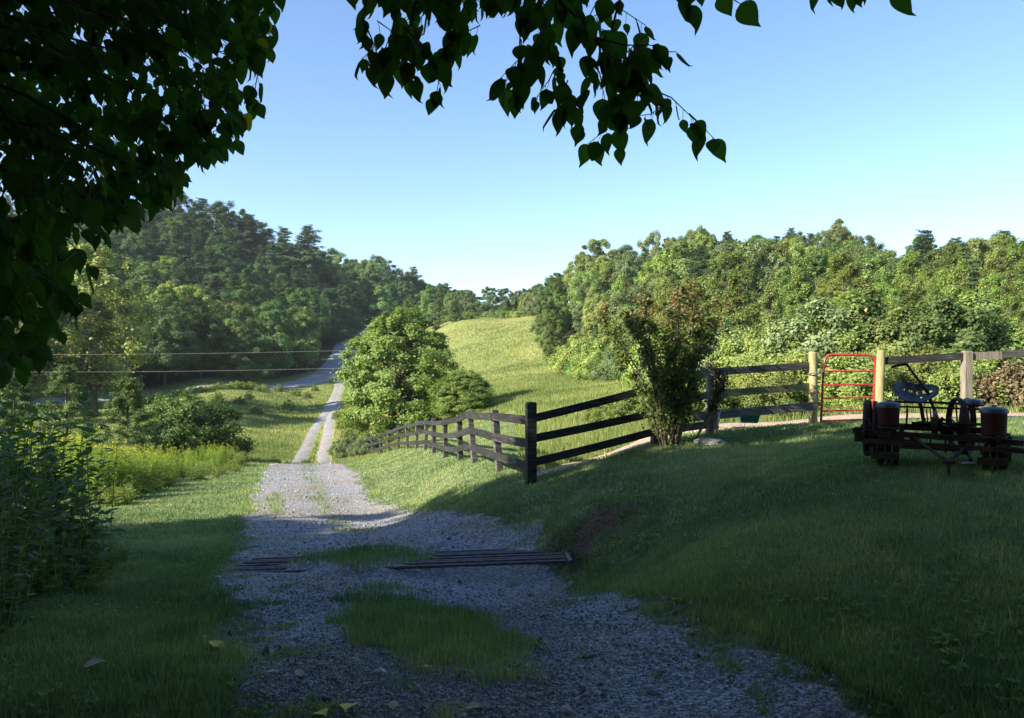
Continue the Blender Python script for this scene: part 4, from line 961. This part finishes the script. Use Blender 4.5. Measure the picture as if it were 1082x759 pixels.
    t = np.linspace(0, 7*2*math.pi, 90); bar('coil_spring', [Q(545, 372+q*1.0, .0)+np.array([.018*math.cos(w), .018*math.sin(w), 0]) for q, w in zip(np.linspace(0, 45, 90), t)], .005, 'galv', 5)
    for X in (500, 520, 470): bar('rod', [Q(X, 370, .1), Q(X+8, 450, .05)], .007)
    # drive chain
    m = MB()
    for q in np.linspace(300, 440, 22): m.box(Q(q, 507+3*(int(q) % 2), -.19), (.016, .012, .026))
    for q in np.linspace(305, 430, 18): m.box(Q(q, 532, -.19), (.014, .012, .02))
    R('drive_chain', m, sm=False)
    for X in (305, 438): m = MB(); m.lathe([(.001, -.01), (.045, -.01), (.048, 0), (.045, .01), (.001, .01)], Q(X, 519, -.17), 'y', 14); R('sprocket', m, sm=False)
    for X, Y in ((345, 560), (520, 560), (600, 565), (705, 560)): bar('tine', [Q(X, 520, .1), Q(X+4, Y, .1), Q(X+2, Y+40, .1)], .009)
    m = MB(); m.box(Q(360, 520, -.05), (.07, .3, .08)); m.box(Q(830, 515, .1), (.1, .2, .06)); m.box(Q(620, 500, .1), (.16, .1, .06)); m.tube([Q(590, 480, .1), Q(700, 470, .1)], .05, 10); R('gear_box', m, sm=False)
planter()
xs, ds = (1018-CX)/FPX*7.65, 7.65
m = MB(); V = np.array([(-.07, -.03, 0), (.07, -.04, .01), (.08, .05, .012), (-.02, .06, 0)]); V = np.concatenate([V, V+np.array([0, 0, .004])]); m.add(V, [[3, 2, 1, 0], [4, 5, 6, 7], [0, 1, 5, 4], [1, 2, 6, 5], [2, 3, 7, 6], [3, 0, 4, 7]])
tag(m.obj('scrap', M['white'], loc=(xs, ds-.05, G1(xs, ds-.05)+.05)), 'pale flat scrap lying in the grass under the old planter', 'scrap')

# ---------------------------------------------------------------- power line
def pole(x, y, h, lab='wooden utility pole beyond the cedars at the end of the power lines'):
    z = G1(x, y); e = empty('utility_pole', (x, y, z), label=lab, cat='utility pole')
    m = MB(); m.tube([(0, 0, -.3), (0, 0, h)], [.14, .10], 10); m.obj('pole', M['bark'], e); return z
for py, lab in ((370, 'upper thin power line crossing before the dark wood'), (388.5, 'lower thin power line crossing before the dark wood')):
    A = pt(-120, py+4, 62); B = pt(430, py-1, 62); P = [A*(1-t)+B*t+np.array([0, 0, -.22*math.sin(t*math.pi)]) for t in np.linspace(0, 1, 20)]
    m = MB(); m.tube(P, .010, 5); tag(m.obj('power_line', M['wire']), lab, 'power line')
for px in (-120, 430):
    x = (px-CX)/FPX*62; z = G1(x, 62); h = (CY-364)/FPX*62-z; pole(x, 62, h) if px < 0 else pole(x+.0, 62.1, h, 'wooden utility pole hidden behind the round leafy tree')

# ---------------------------------------------------------------- flowered weeds on the verge
OV = np.array([(0, 0, 0), (.28, .25, .05), (.36, .5, .07), (.22, .8, .03), (0, 1.05, -.05), (-.22, .8, .03), (-.36, .5, .07), (-.28, .25, .05), (0, .5, 0)])
OVF = [[0, 1, 2, 8], [8, 2, 3, 4], [0, 8, 6, 7], [8, 4, 5, 6]]
def mk_weed(key, seed, H, nst, ll, asp, sp, mat, flowers, name='goldenrod', cat='plant', spread=.25):
    gg = np.random.default_rng(seed); st = MB(); lf = MB(); fl = MB()
    for s in range(nst):
        a = gg.random()*6.3; r0 = spread*gg.random(); b = np.array([math.cos(a)*r0, math.sin(a)*r0, -.05]); h = H*gg.uniform(.55, 1.05)
        top = b+np.array([gg.normal()*.10*H, gg.normal()*.10*H, h]); mid = b*.6+top*.4+np.array([0, 0, .1*h])
        st.tube([b, mid, top], [.006, .005, .002], 4, cap=False)
        ts = np.arange(.12, 1., sp/h); n = len(ts); P = np.where(ts[:, None] < .5, b+(mid-b)*ts[:, None]*2, mid+(top-mid)*(ts[:, None]*2-1))
        az = np.arange(n)*2.4+gg.random()*6; d = np.stack([np.cos(az), np.sin(az), gg.uniform(-.2, .7, n)], 1); d = norm(d)
        nn = norm(np.array([0, 0, 1.])-d*d[:, 2:3]+gg.normal(size=(n, 3))*.25); X = np.cross(d, nn); L_ = (ll*gg.uniform(.7, 1.15, n)*(1.05-.5*ts))[:, None]
        lf.inst(OV, OVF, P, X*L_*asp, d*L_, nn*L_, np.clip(.4+.25*gg.normal(size=n), 0, .84))
        if flowers:
            m_ = 8; q = gg.random(m_); c = top+np.stack([gg.normal(size=m_)*.03*(1.2-q), gg.normal(size=m_)*.03*(1.2-q), (q-.5)*.12], 1)
            nn = unit(m_, gg); X, Y = frames(nn, gg); fl.inst(LEAF4, LEAF4F, c, X*.035, Y*.035, nn*.03, gg.random(m_)*.9)
    for k in (st, lf):
        pass
    PW[key] = (name, cat, st.mesh('stem', M['L_weed']), lf.mesh('leaves', mat), fl.mesh('flower_head', M['flower']) if flowers else None)
PW = {}
def weed(key, loc, s, rz, label, group=None):
    name, cat, a, b, c = PW[key]; e = empty(name, loc, rz, label=label, cat=cat, group=group); e.scale = (s, s, s)
    for nm, me in (('stem', a), ('leaves', b), ('blossom', c)):
        if me: o = bpy.data.objects.new(nm, me); COL.objects.link(o); o.parent = e
for i in range(4): mk_weed('gold%d' % i, 80+i, 1.5, 15, .17, .42, .032, M['L_weed'], i != 3, spread=.38)
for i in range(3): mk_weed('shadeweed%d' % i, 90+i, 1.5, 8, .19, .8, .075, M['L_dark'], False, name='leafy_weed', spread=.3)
mk_weed('tallgrass0', 97, .5, 22, .24, .07, .06, M['mgrass'], False, name='grass_clump', cat='grass clump', spread=.22)
gg = np.random.default_rng(12)
gw = 0
for px0, d0, py in ((88,19,462),(100,18.5,466),(112,19.5,466),(122,20,470),(133,21,468),(145,22,472),(157,23,472),(168,24,470),(178,26,476),(190,28,472),(203,30,474),(214,31,468),(226,32,466),(236,33,470)):
    for k in range(4):
        px = px0+gg.uniform(-7, 7); d = d0+gg.uniform(-1.0, 2.6); x = (px-CX)/FPX*d; z = G1(x, d)
        h = (CY-py-gg.uniform(-2, 8))/FPX*d-z; s = min(max(h, .8), 2.4)/1.5
        weed('gold%d' % gg.integers(4), (x, d, z), s, gg.random()*6, 'sunlit yellow topped goldenrod in the bright row along the verge', 'goldenrods in the bright row along the verge'); gw += 1
for k in range(26):
    px = gg.uniform(-10, 84); d = gg.uniform(17.5, 24); x = (px-CX)/FPX*d; z = G1(x, d)
    weed('gold%d' % gg.integers(4), (x, d, z), gg.uniform(.9, 1.2), gg.random()*6, 'goldenrod standing behind the dark leafy weeds', 'goldenrods behind the dark weeds')
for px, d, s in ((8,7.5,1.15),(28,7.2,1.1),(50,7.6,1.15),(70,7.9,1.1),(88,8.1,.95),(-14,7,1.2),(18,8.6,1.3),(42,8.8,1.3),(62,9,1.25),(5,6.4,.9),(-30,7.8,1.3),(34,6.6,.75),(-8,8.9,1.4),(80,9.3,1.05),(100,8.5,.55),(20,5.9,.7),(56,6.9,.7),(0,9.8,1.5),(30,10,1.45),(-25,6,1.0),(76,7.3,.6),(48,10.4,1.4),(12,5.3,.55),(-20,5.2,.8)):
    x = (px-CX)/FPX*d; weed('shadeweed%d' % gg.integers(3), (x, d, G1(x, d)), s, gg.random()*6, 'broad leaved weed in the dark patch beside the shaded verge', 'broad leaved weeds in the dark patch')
for k in range(46):
    t = gg.random(); px = 108+t*150+gg.uniform(-6, 6); d = 15.5+t*15+gg.uniform(-.8, 2.2)*(1+t); x = (px-CX)/FPX*d
    weed('tallgrass0', (x, d, G1(x, d)), gg.uniform(.7, 1.25), gg.random()*6, 'clump of uncut grass between mown verge and yellow flowers', 'uncut grass clumps along the verge')
for px, d, s in ((118,8.9,.45),(128,9.6,.5),(104,8.0,.5),(92,7.2,.45)):
    x = (px-CX)/FPX*d; weed('tallgrass0', (x, d, G1(x, d)), s, px, 'uncut grass clump at the foot of the dark weeds', 'uncut grass at the foot of the dark weeds')
for k in range(14):
    px = 462+k*7.6+gg.uniform(-3, 3); d = gg.uniform(172, 186); x = (px-CX)/FPX*d; s = gg.uniform(.5, 1.0)
    plant(['bush0', 'bush1'][k % 2], (x, d, G1(x, d)-.1), (s*1.5, s*1.3, s), px, 'bush on the crest where the pasture meets the far trees', 'bushes along the pasture crest', M[['L_oak', 'L_weed', 'L_brush'][k % 3]])
# tall weeds beside the junction of drive and road, and in the roadside field
for k in range(12):
    if k < 9: px = gg.uniform(215, 338); d = gg.uniform(92, 122)
    else: px = gg.uniform(250, 330); d = gg.uniform(66, 95)
    x = (px-CX)/FPX*d
    if drive_edges(d)[0]-x < 2.5: continue
    road_y = float(np.interp(x, RP[:, 0], RP[:, 1])) if x < RP[-1, 0] else 999
    if abs(road_y-d) < 5: continue
    plant(['bush0', 'bush1'][gg.integers(2)], (x, d, G1(x, d)), (gg.uniform(.35, .7),)*2+(gg.uniform(.35, .7),), gg.random()*6, 'clump of tall green weeds in the roadside field', 'weed clumps in the roadside field', M['mgrass'])
for px in np.arange(90, 284, 6.5):
    rd = float(np.interp(px, [60, 170, 290], [100, 108, 125]))-gg.uniform(5, 9); x = (px-CX)/FPX*rd; s = gg.uniform(.45, .75)
    plant('bush0', (x, rd, G1(x, rd)), (s*1.2, s*1.2, s*.8), px, 'tall sunlit weeds hiding the road across the field', 'weeds along the road', M[['mgrass', 'L_weed'][gg.integers(2)]])
for px, d, s in ((368,68,.5),(373,62,.45),(362,75,.5),(380,58,.4),(356,84,.5),(377,72,.6)):
    x = (px-CX)/FPX*d; plant('bush0', (x, d, G1(x, d)), s, px, 'low scrub between the wheel tracks and the round leafy tree', 'scrub beside the wheel tracks')


# ---------------------------------------------------------------- the tree overhead
LV = []
hw = [0, .20, .33, .385, .36, .29, .19, .09, 0]; ly = [0, .07, .18, .32, .47, .62, .77, .90, 1.08]
TL = []
for i in range(9):
    if i in (0, 8): TL.append((0, ly[i], 0 if i == 0 else -.10))
    else: TL += [(-hw[i], ly[i], .07), (0, ly[i], 0), (hw[i], ly[i], .07)]
TLF = [[0, 2, 1], [0, 3, 2]]
for i in range(6): a = 1+3*i; TLF += [[a, a+1, a+4, a+3], [a+1, a+2, a+5, a+4]]
TLF += [[19, 20, 22], [20, 21, 22]]
def overhead():
    g = np.random.default_rng(21); base = np.array([-7.2, 3.4, 0]); base[2] = G1(base[0], base[1])
    e = empty('overhanging_tree', tuple(base), label='dark heart leaved tree whose branches hang over the top of the view', cat='tree')
    tr = MB(); lf = MB(); B = base
    tr.tube([(0, 0, -.4), (.05, 0, .6), (.2, -.1, 2.2), (.35, -.2, 4.2), (.3, -.3, 6.5), (.2, -.3, 8.5)], [.36, .28, .25, .20, .13, .05], 14)
    P0, DIR, ON = [], [], []
    def twig(a, b, sag=.0, r=.006, step=.034, p=1., spread=1.):
        """twig from a to b with alternate leaves"""
        a = np.array(a, float); b = np.array(b, float); L = np.linalg.norm(b-a); n = max(3, int(L/.15)+2)
        t = np.linspace(0, 1, n); P = a*(1-t)[:, None]+b*t[:, None]; P[:, 2] += sag*np.sin(t*math.pi); P[1:-1] += g.normal(size=(n-2, 3))*.012
        tr.tube(P-B, np.linspace(r, .0016, n), 5, cap=False)
        ts = np.arange(.05, 1.0, step/L) if L > step else [1.]
        d = (b-a)/L
        for k, q in enumerate(ts):
            if g.random() > p: continue
            i = min(int(q*(n-1)), n-2); c = P[i]+(P[i+1]-P[i])*(q*(n-1)-i); side = np.cross(d, (0, 0, 1)); side = side/(np.linalg.norm(side)+1e-6)*(1 if k % 2 else -1)
            o = side*g.uniform(.3, 1.)*spread+d*g.uniform(.0, .7)+np.array([0, g.normal()*.5, -g.uniform(.4, 1.6)]); o /= np.linalg.norm(o)
            pl = g.uniform(.02, .05); P0.append(c+o*pl); DIR.append(o*.6+np.array([0, 0, -.55])+g.normal(size=3)*.18); tr.tube([c-B, c+o*pl-B], .0014, 3, cap=False)
        P0.append(P[-1]); DIR.append(d*.7+np.array([0, 0, -.5]))
    def wp(px, py, d): return np.array(W(px, py, d))
    # limbs from the trunk passing over the viewer
    def limb(P, r0, r1): P = [np.array(p) for p in P]; tr.tube([p-B for p in P], np.linspace(r0, r1, len(P)), 9); return P
    limb([(-6.95, 3.2, 1.6), (-4.5, 3.3, 2.6), (-2.2, 3.3, 2.75), (-.2, 3.25, 2.45), (1.6, 3.4, 2.2)], .11, .02)
    limb([(-6.9, 3.3, .4), (-5.2, 3.8, 1.1), (-3.6, 4.0, 1.5), (-2.4, 4.0, 1.55)], .09, .02)
    limb([(-6.9, 3.2, 1.0), (-4.6, 2.6, 2.1), (-2.5, 2.4, 2.2), (-.9, 2.5, 1.9)], .08, .02)
    # hanging spray in the middle of the view
    subs = [[(470,-90,3.2),(395,-20,3.2),(383,20,3.2),(400,60,3.2),(437,80,3.15)], [(540,-90,3.3),(500,-10,3.3),(470,50,3.3),(462,96,3.25)],
            [(600,-90,3.1),(555,0,3.1),(548,60,3.1),(545,100,3.1)], [(620,-90,3.4),(612,10,3.4),(622,60,3.4),(640,110,3.4),(655,148,3.4)], [(650,-90,3.3),(655,0,3.3),(640,60,3.3),(690,95,3.3),(735,128,3.3)],
            [(560,-90,3.0),(590,0,3.0),(630,40,3.0),(690,48,3.0),(715,55,3.0)], [(560,-90,3.4),(570,0,3.4),(590,60,3.4),(600,100,3.4),(610,130,3.4)], [(480,-90,3.35),(440,0,3.35),(430,40,3.35),(455,60,3.35)]]
    for S in subs:
        for i in range(len(S)-1): twig(wp(*S[i]), wp(*S[i+1]), r=.008*(1-.16*i), step=.040, p=.8)
    for k in range(64):   # side shoots in the thick upper part
        px = g.uniform(392, 690); d = g.uniform(2.9, 3.7); py = g.uniform(-60, 30) if px < 520 else g.uniform(-60, 45+(px-520)*.15); 
        if px > 645: py = g.uniform(30, 60)
        a = wp(px, py, d); L = g.uniform(.10, .24); o = np.array([g.normal()*.8, g.normal()*.6, -.8]); o /= np.linalg.norm(o); twig(a, a+o*L, r=.003, step=.045)
    for px, py in ((640,70),(665,80),(690,95),(600,85),(620,95),(560,60),(655,105),(640,125),(705,108),(728,120),(585,75),(400,40),(420,55)):
        a = wp(px, py, g.uniform(3.1, 3.5)); o = np.array([g.normal()*.8+.3, g.normal()*.5, -.5]); o /= np.linalg.norm(o); twig(a, a+o*g.uniform(.1, .2), r=.003, step=.045)
    # two small sprays entering at the top right
    for S in ([(700,-60,2.9),(735,-25,2.9),(760,-5,2.9),(782,4,2.9)], [(705,-50,2.9),(722,-20,2.9),(730,5,2.9)], [(840,-70,2.7),(862,-35,2.7),(880,-14,2.7)], [(850,-70,2.7),(905,-35,2.7),(945,-12,2.7)], [(850,-70,2.7),(880,-40,2.7),(903,-18,2.7)]):
        for i in range(len(S)-1): twig(wp(*S[i]), wp(*S[i+1]), r=.005, step=.050, p=.7)
    # dense hanging mass on the viewer's left: short shoots filling a ragged body
    for k in range(95):
        py = g.uniform(190, 400); px = g.uniform(-60, np.interp(py, [190, 250, 310, 400], [200, 130, 105, 25])); d = g.uniform(2.8, 3.8); L = g.uniform(.15, .3); o = np.array([g.uniform(.1, 1.2), g.normal()*.5, -g.uniform(.3, 1.0)]); o /= np.linalg.norm(o); a = wp(px, py, d)-o*L; twig(a, a+o*L*.8, r=.003, step=.05, p=.9)
    ed = np.array([(-120,300),(-25,302),(10,292),(35,288),(60,285),(85,270),(110,262),(125,262),(150,246),(165,228),(190,212),(205,190),(222,155),(240,118),(265,85),(290,72),(320,62),(350,52),(385,28),(408,5)])
    n = 0
    while n < 1250:
        py = g.uniform(-110, 395); R = float(np.interp(py, ed[:, 0], ed[:, 1])); px = g.uniform(-200, R)
        edge = (R-px)
        dens = 1. if py < 165 else (.62 if py < 215 else .5)
        if g.random() > dens*(1 if edge > 20 else .7): continue
        d = g.uniform(3.6, 6.2) if edge > 60 else g.uniform(3.6, 4.8); L = g.uniform(.12, .30)*(d/3.6)
        o = np.array([g.uniform(-.3, 1.2), g.normal()*.6, -g.uniform(.1, 1.1)]); o /= np.linalg.norm(o)
        a = wp(px, py, d)-o*L*.9; twig(a, a+o*L*.8, r=.003, step=.045, p=.9); n += 1
    for k in range(30):
        py0 = g.uniform(-80, 180); R = float(np.interp(py0+60, ed[:, 0], ed[:, 1])); a = wp(g.uniform(-250, -40), py0-60, 3.8); b = wp(R*g.uniform(.5, .96), py0+60, g.uniform(3.2, 4)); twig(a, b, sag=.1, r=.012, step=.07, p=.7)
    # the rest of the crown above and behind
    n = 0
    while n < 1500:
        p = np.array([g.uniform(-11, 4.5), g.uniform(-4, 7.5), g.uniform(.6, 8.5)])
        q = ((p-np.array([-4.0, 1.5, 3.9]))/np.array([7.2, 5.6, 4.6])); 
        if (q**2).sum() > 1 or p[2] < 1.6 and p[0] > -2: continue
        if p[1] > 0 and p[2] < .60*p[1]+.25 and abs(p[0]) < .72*p[1]+.5: continue
        if (q**2).sum() < .25 and g.random() < .6: continue
        o = unit(1, g)[0]; o[2] -= .5; L = g.uniform(.25, .6); twig(p, p+o/np.linalg.norm(o)*L, r=.006, step=.055, p=.95); n += 1
    P0_ = np.array(P0); D = norm(np.array(DIR)); n = len(P0_)
    # drop leaves that would sit right against the lens
    keep = (np.hypot(P0_[:, 0], P0_[:, 1]) > 1.3) | (P0_[:, 2] > 1.8); P0_ = P0_[keep]; D = D[keep]; n = len(P0_)
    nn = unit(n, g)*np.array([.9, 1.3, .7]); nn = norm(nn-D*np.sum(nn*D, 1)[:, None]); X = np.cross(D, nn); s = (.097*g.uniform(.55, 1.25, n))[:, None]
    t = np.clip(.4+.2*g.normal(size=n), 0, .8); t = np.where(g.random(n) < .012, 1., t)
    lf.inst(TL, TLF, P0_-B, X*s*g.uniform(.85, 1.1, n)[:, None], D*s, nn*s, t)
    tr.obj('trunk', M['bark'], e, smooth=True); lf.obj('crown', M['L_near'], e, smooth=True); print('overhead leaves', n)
overhead()

# ---------------------------------------------------------------- grass
BL = np.array([(-.5, 0, 0), (.5, 0, 0), (.32, .10, .6), (-.32, .10, .6), (0, .36, 1.)]); BLF = [[0, 1, 2, 3], [3, 2, 4]]
BL3 = np.array([(-.5, 0, 0), (.5, 0, 0), (0, .25, 1.)]); BL3F = [[0, 1, 2]]
def polar_pts(n, r0, r1, g, p=1.0, th=37.):
    """p=2: even per area, p=1: even per log distance"""
    u = g.random(n)
    r = r0*(r1/r0)**u if p == 1 else (r0**p+(r1**p-r0**p)*u)**(1/p)
    a = np.radians(g.uniform(-th, th, n)); return r*np.sin(a), r*np.cos(a)
def grass(name, n, r0, r1, hh, ww, keep, mat, label, tmpl=(BL, BLF), p=1., lean=.5, seed=1, th=46., tb=0., fq=1., amp=2.2):
    g = np.random.default_rng(seed); x, y = polar_pts(n, r0, r1, g, p, th); k = keep(x, y, g); x = x[k]; y = y[k]; z = G(x, y); n = len(x); r = np.hypot(x, y)
    a = g.random(n)*2*math.pi; h = hh(x, y, g); w = ww(r)*g.uniform(.7, 1.3, n)
    X = np.stack([np.cos(a), np.sin(a), 0*a], 1)*w[:, None]; Y = np.stack([-np.sin(a), np.cos(a), 0*a], 1)*(h*g.uniform(.2, 1.6, n)*lean)[:, None]
    Z = np.stack([g.normal(size=n)*.25, g.normal(size=n)*.25, np.ones(n)], 1)*h[:, None]
    patch = fbm(x*.6*fq, y*.6*fq)*.6+fbm(x*3*fq+9, y*3*fq)*.4
    t = np.clip((patch-.45)*amp+.40+tb+.16*g.normal(size=n), 0, .84); t = np.where(g.random(n) < .02+.16*(patch > .57), 1., t)
    mb = MB(); mb.inst(tmpl[0], tmpl[1], np.stack([x, y, z-.005], 1), X, Y, Z, t); o = mb.obj(name, mat); tag(o, label, 'grass', kind='stuff'); print(name, n); return o
def on_lawn(x, y, g):
    sd = drive_sd(x, y)+g.normal(size=len(x))*.12; isd = isl(x, y)+g.normal(size=len(x))*.07
    sd = sd-np.clip(fbm(x*5+3, y*5)-.52, 0, 1)*3*(sd < .7)
    hard = (sd > 0) & ~((isd > 0) & (g.random(len(x)) < np.clip(isd*2.5, .1, 1)))
    stray = (sd > 0) & (g.random(len(x)) < .012)
    beyond = (y > 43) & (np.abs(np.abs(x-sum(drive_edges(y))/2)-np.interp(y, [43, 75, 84, 95, 110, 136], [.95, .80, .55, .45, .35, .25])) < .62)
    hard = np.where(y > 43, beyond, hard)
    pth = path_sd(x, y) > 0
    soil = (np.exp(-((x-1.0)/.45)**2-((y-9.1)/.3)**2)+(fbm(x*4, y*4)-.5)*1.2 > .55)
    return (~hard | stray) & ~(pth & (g.random(len(x)) < .95)) & ~(soil & (g.random(len(x)) < .85))
def h_lawn(x, y, g):
    sd = drive_sd(x, y); edge = np.exp(-(sd/.35)**2)*(sd < 0)
    return (.032+.03*fbm(x*1.5, y*1.5)+.03*edge+.035*(isl(x, y) > 0)*(sd > 0))*g.uniform(.5, 1.35, len(x))+.10*(g.random(len(x)) < .006)
grass('grass', 540000, 2.6, 13, h_lawn, lambda r: .0032+.0006*r, on_lawn, M['grass'], 'short mown lawn grass covering the shaded near ground', seed=1)
grass('grass', 400000, 13, 48, lambda x, y, g: h_lawn(x, y, g)*1.05, lambda r: .004+.0009*r, on_lawn, M['grass'], 'mown grass on the sunlit verges and lawn by the board fence', (BL3, BL3F), seed=2)
def on_meadow(x, y, g):
    k = on_lawn(x, y, g) & (forest_m(x, y) < .5); ry = np.interp(x, RP[:, 0], RP[:, 1]); rx = np.interp(y, RP[80:, 1], RP[80:, 0])
    return k & ~((np.abs(ry-y) < 3.2) & (x < RP[150, 0])) & ~((np.abs(rx-x) < 3.2) & (y > 120) & (x < -20))
grass('grass', 420000, 45, 200, lambda x, y, g: (.10+.42*np.clip(fbm(x*.12, y*.12)-.3, 0, 1)+.18*fbm(x*.8, y*.8))*g.uniform(.5, 1.3, len(x)), lambda r: .008+.0007*r, on_meadow, M['mgrass'], 'uncut pasture grass rising between the two wooded slopes', (BL3, BL3F), seed=3, th=36, fq=.11, amp=3.4)
def on_rough(x, y, g): return (path_sd(x, y) < 0) & (y > np.interp(x, PATHP[:, 0], PATHP[:, 1])) & (x > .2)
grass('grass', 180000, 13, 48, lambda x, y, g: (.14+.22*fbm(x*.5, y*.5))*g.uniform(.4, 1.4, len(x)), lambda r: .005+.001*r, on_rough, M['mgrass'], 'rough uncut grass behind the dirt path', (BL3, BL3F), seed=4)
# loose stones on the drive
PEB = np.array([(1, 0, 0), (-1, .1, 0), (.1, 1, 0), (0, -1, .1), (.1, 0, .7), (-.1, 0, -.7)]); PEBF = [[0, 2, 4], [2, 1, 4], [1, 3, 4], [3, 0, 4], [2, 0, 5], [1, 2, 5], [3, 1, 5], [0, 3, 5]]
def pebbles():
    g = np.random.default_rng(6); x, y = polar_pts(420000, 2.6, 42, g, th=44.); sd = drive_sd(x, y)+g.normal(size=len(x))*.10
    gd = (x > GUARD[0]) & (x < GUARD[1]) & (y > GUARD[2]) & (y < GUARD[3])
    k = (sd > -.05) & ~((isl(x, y) > .1) & (g.random(len(x)) < .93)) & (g.random(len(x)) < .35+2.2*np.clip(fbm(x*1.1+7, y*1.1)-.30, 0, 1)) & ~(gd & (g.random(len(x)) < .8)); x = x[k]; y = y[k]; n = len(x); r = np.hypot(x, y)
    s = (.0029+.00032*r)*np.exp(g.normal(size=n)*.5); s = np.where((g.random(n) < .006) & (r < 12), s*2.6, s)
    X = unit(n, g); nn = unit(n, g); Y = norm(np.cross(X, nn)); Z = np.cross(X, Y)
    mb = MB(); mb.inst(PEB, PEBF, np.stack([x, y, G(x, y)+.016+s*.25], 1), X*s[:, None]*1.2, Y*s[:, None], Z*s[:, None]*.9, g.random(n)); 
    m, nt, N, L = new_mat('loose_stone'); at = N('ShaderNodeAttribute'); at.attribute_name = 'tint'; c = ramp(nt, [(0, (.14, .145, .16)), (.6, (.25, .255, .275)), (.93, (.34, .34, .35)), (1, (.50, .50, .50))], at.outputs['Fac'])
    p = N('ShaderNodeBsdfPrincipled'); L(c, p.inputs['Base Color']); p.inputs['Roughness'].default_value = .8; o = N('ShaderNodeOutputMaterial'); L(p.outputs[0], o.inputs[0])
    tag(mb.obj('gravel', m), 'loose grey crushed stone strewn over the drive', 'gravel', kind='stuff'); print('pebbles', n)
pebbles()
# broad leaved lawn weeds and clover
def lawn_weeds():
    g = np.random.default_rng(16); x, y = polar_pts(2600, 3, 16, g); k = on_lawn(x, y, g) & (fbm(x*.8+2, y*.8) > .44); x = x[k]; y = y[k]; z = G(x, y); mb = MB()
    for q in range(7):
        n = len(x); a = q*.9+g.random(n)*.6; e = g.uniform(.15, .7, n); d = np.stack([np.cos(a)*np.cos(e), np.sin(a)*np.cos(e), np.sin(e)], 1); nn = norm(np.array([0, 0, 1.])-d*d[:, 2:3]); X = np.cross(d, nn)
        s = (g.uniform(.014, .034, n)*(1+.05*y))[:, None]; mb.inst(OV, OVF, np.stack([x, y, z+.02], 1), X*s*.8, d*s, nn*s, np.clip(.35+.25*g.normal(size=n), 0, .84))
    tag(mb.obj('weeds', M['L_weed']), 'small broad leaved weeds and clover scattered in the lawn', 'weeds', kind='stuff')
lawn_weeds()
# fallen leaves
for i, (px, py, d, s, mt, lab) in enumerate((
 (236,688,4.75,.13,'yellow_leaf','yellow fallen leaf at the grassy edge of the drive'), (372,751,3.7,.12,'yellow_leaf','yellow fallen leaf on the gravel at the bottom of the view'), (88,711,4.4,.12,'tan_leaf','tan fallen leaf in the dark grass beside the drive'),
 (318,717,4.1,.07,'tan_leaf','small tan fallen leaf on the gravel, upper of two'), (292,713,4.2,.07,'tan_leaf','small pale fallen leaf on the gravel beside another'), (492,748,3.7,.09,'tan_leaf','pale fallen leaf on the gravel near the grass strip'), (415,752,3.65,.07,'tan_leaf','brownish fallen leaf beside the yellow one at the bottom'), (456,704,4.3,.07,'tan_leaf','pale fallen leaf on the grass strip in the drive'),
 (336,757,3.6,.09,'yellow_leaf','fallen leaf half cut by the bottom of the view'))):
    x = (px-CX)/FPX*d; tt_ = np.array(TL)*s; tt_[:, 2] = tt_[:, 2]*.5+.08*s*np.sin(tt_[:, 1]/s*3)
    m = MB(); m.add(tt_, TLF); m.add(tt_-np.array([0, 0, .001]), [f[::-1] for f in TLF]); o = m.obj('fallen_leaf', M[mt], loc=(x, d, G1(x, d)+.035)); o.rotation_euler = (.15, .1, i*1.9+1.2); tag(o, lab, 'leaf')
for i, (px, d, s) in enumerate(((512,3.75,.05),(560,3.9,.035),(690,3.9,.04),(345,3.8,.03),(625,4.6,.035))):
    x = (px-CX)/FPX*d; stone((x, d, G1(x, d)+.02), s, s*.7, s*.4, 30+i, ('pale flat stone, largest of those on the near gravel', 'small pale stone on the gravel right beside the largest one', 'grey stone on the gravel near the lawn edge', 'small stone on the gravel near the bottom yellow leaf', 'small grey stone on the gravel above the others')[i], i)

# ---------------------------------------------------------------- air
def haze():
    z0 = float(GZ.min())-1.0; z1 = 118.; r = 830.
    m = MB(); m.box((0, 0, (z0+z1)/2), (2*r, 2*r, z1-z0)); mt, nt, N, L = new_mat('haze_air')
    v = N('ShaderNodeVolumePrincipled'); v.inputs['Color'].default_value = (.80, .90, 1.0, 1); v.inputs['Density'].default_value = HAZE; v.inputs['Anisotropy'].default_value = .2
    o = N('ShaderNodeOutputMaterial'); L(v.outputs[0], o.inputs['Volume']); tag(m.obj('haze', mt), 'thin bluish morning haze', 'haze', kind='stuff'); print('zmax', GZ.max(), z0)
HAZE = 0.00016
haze()
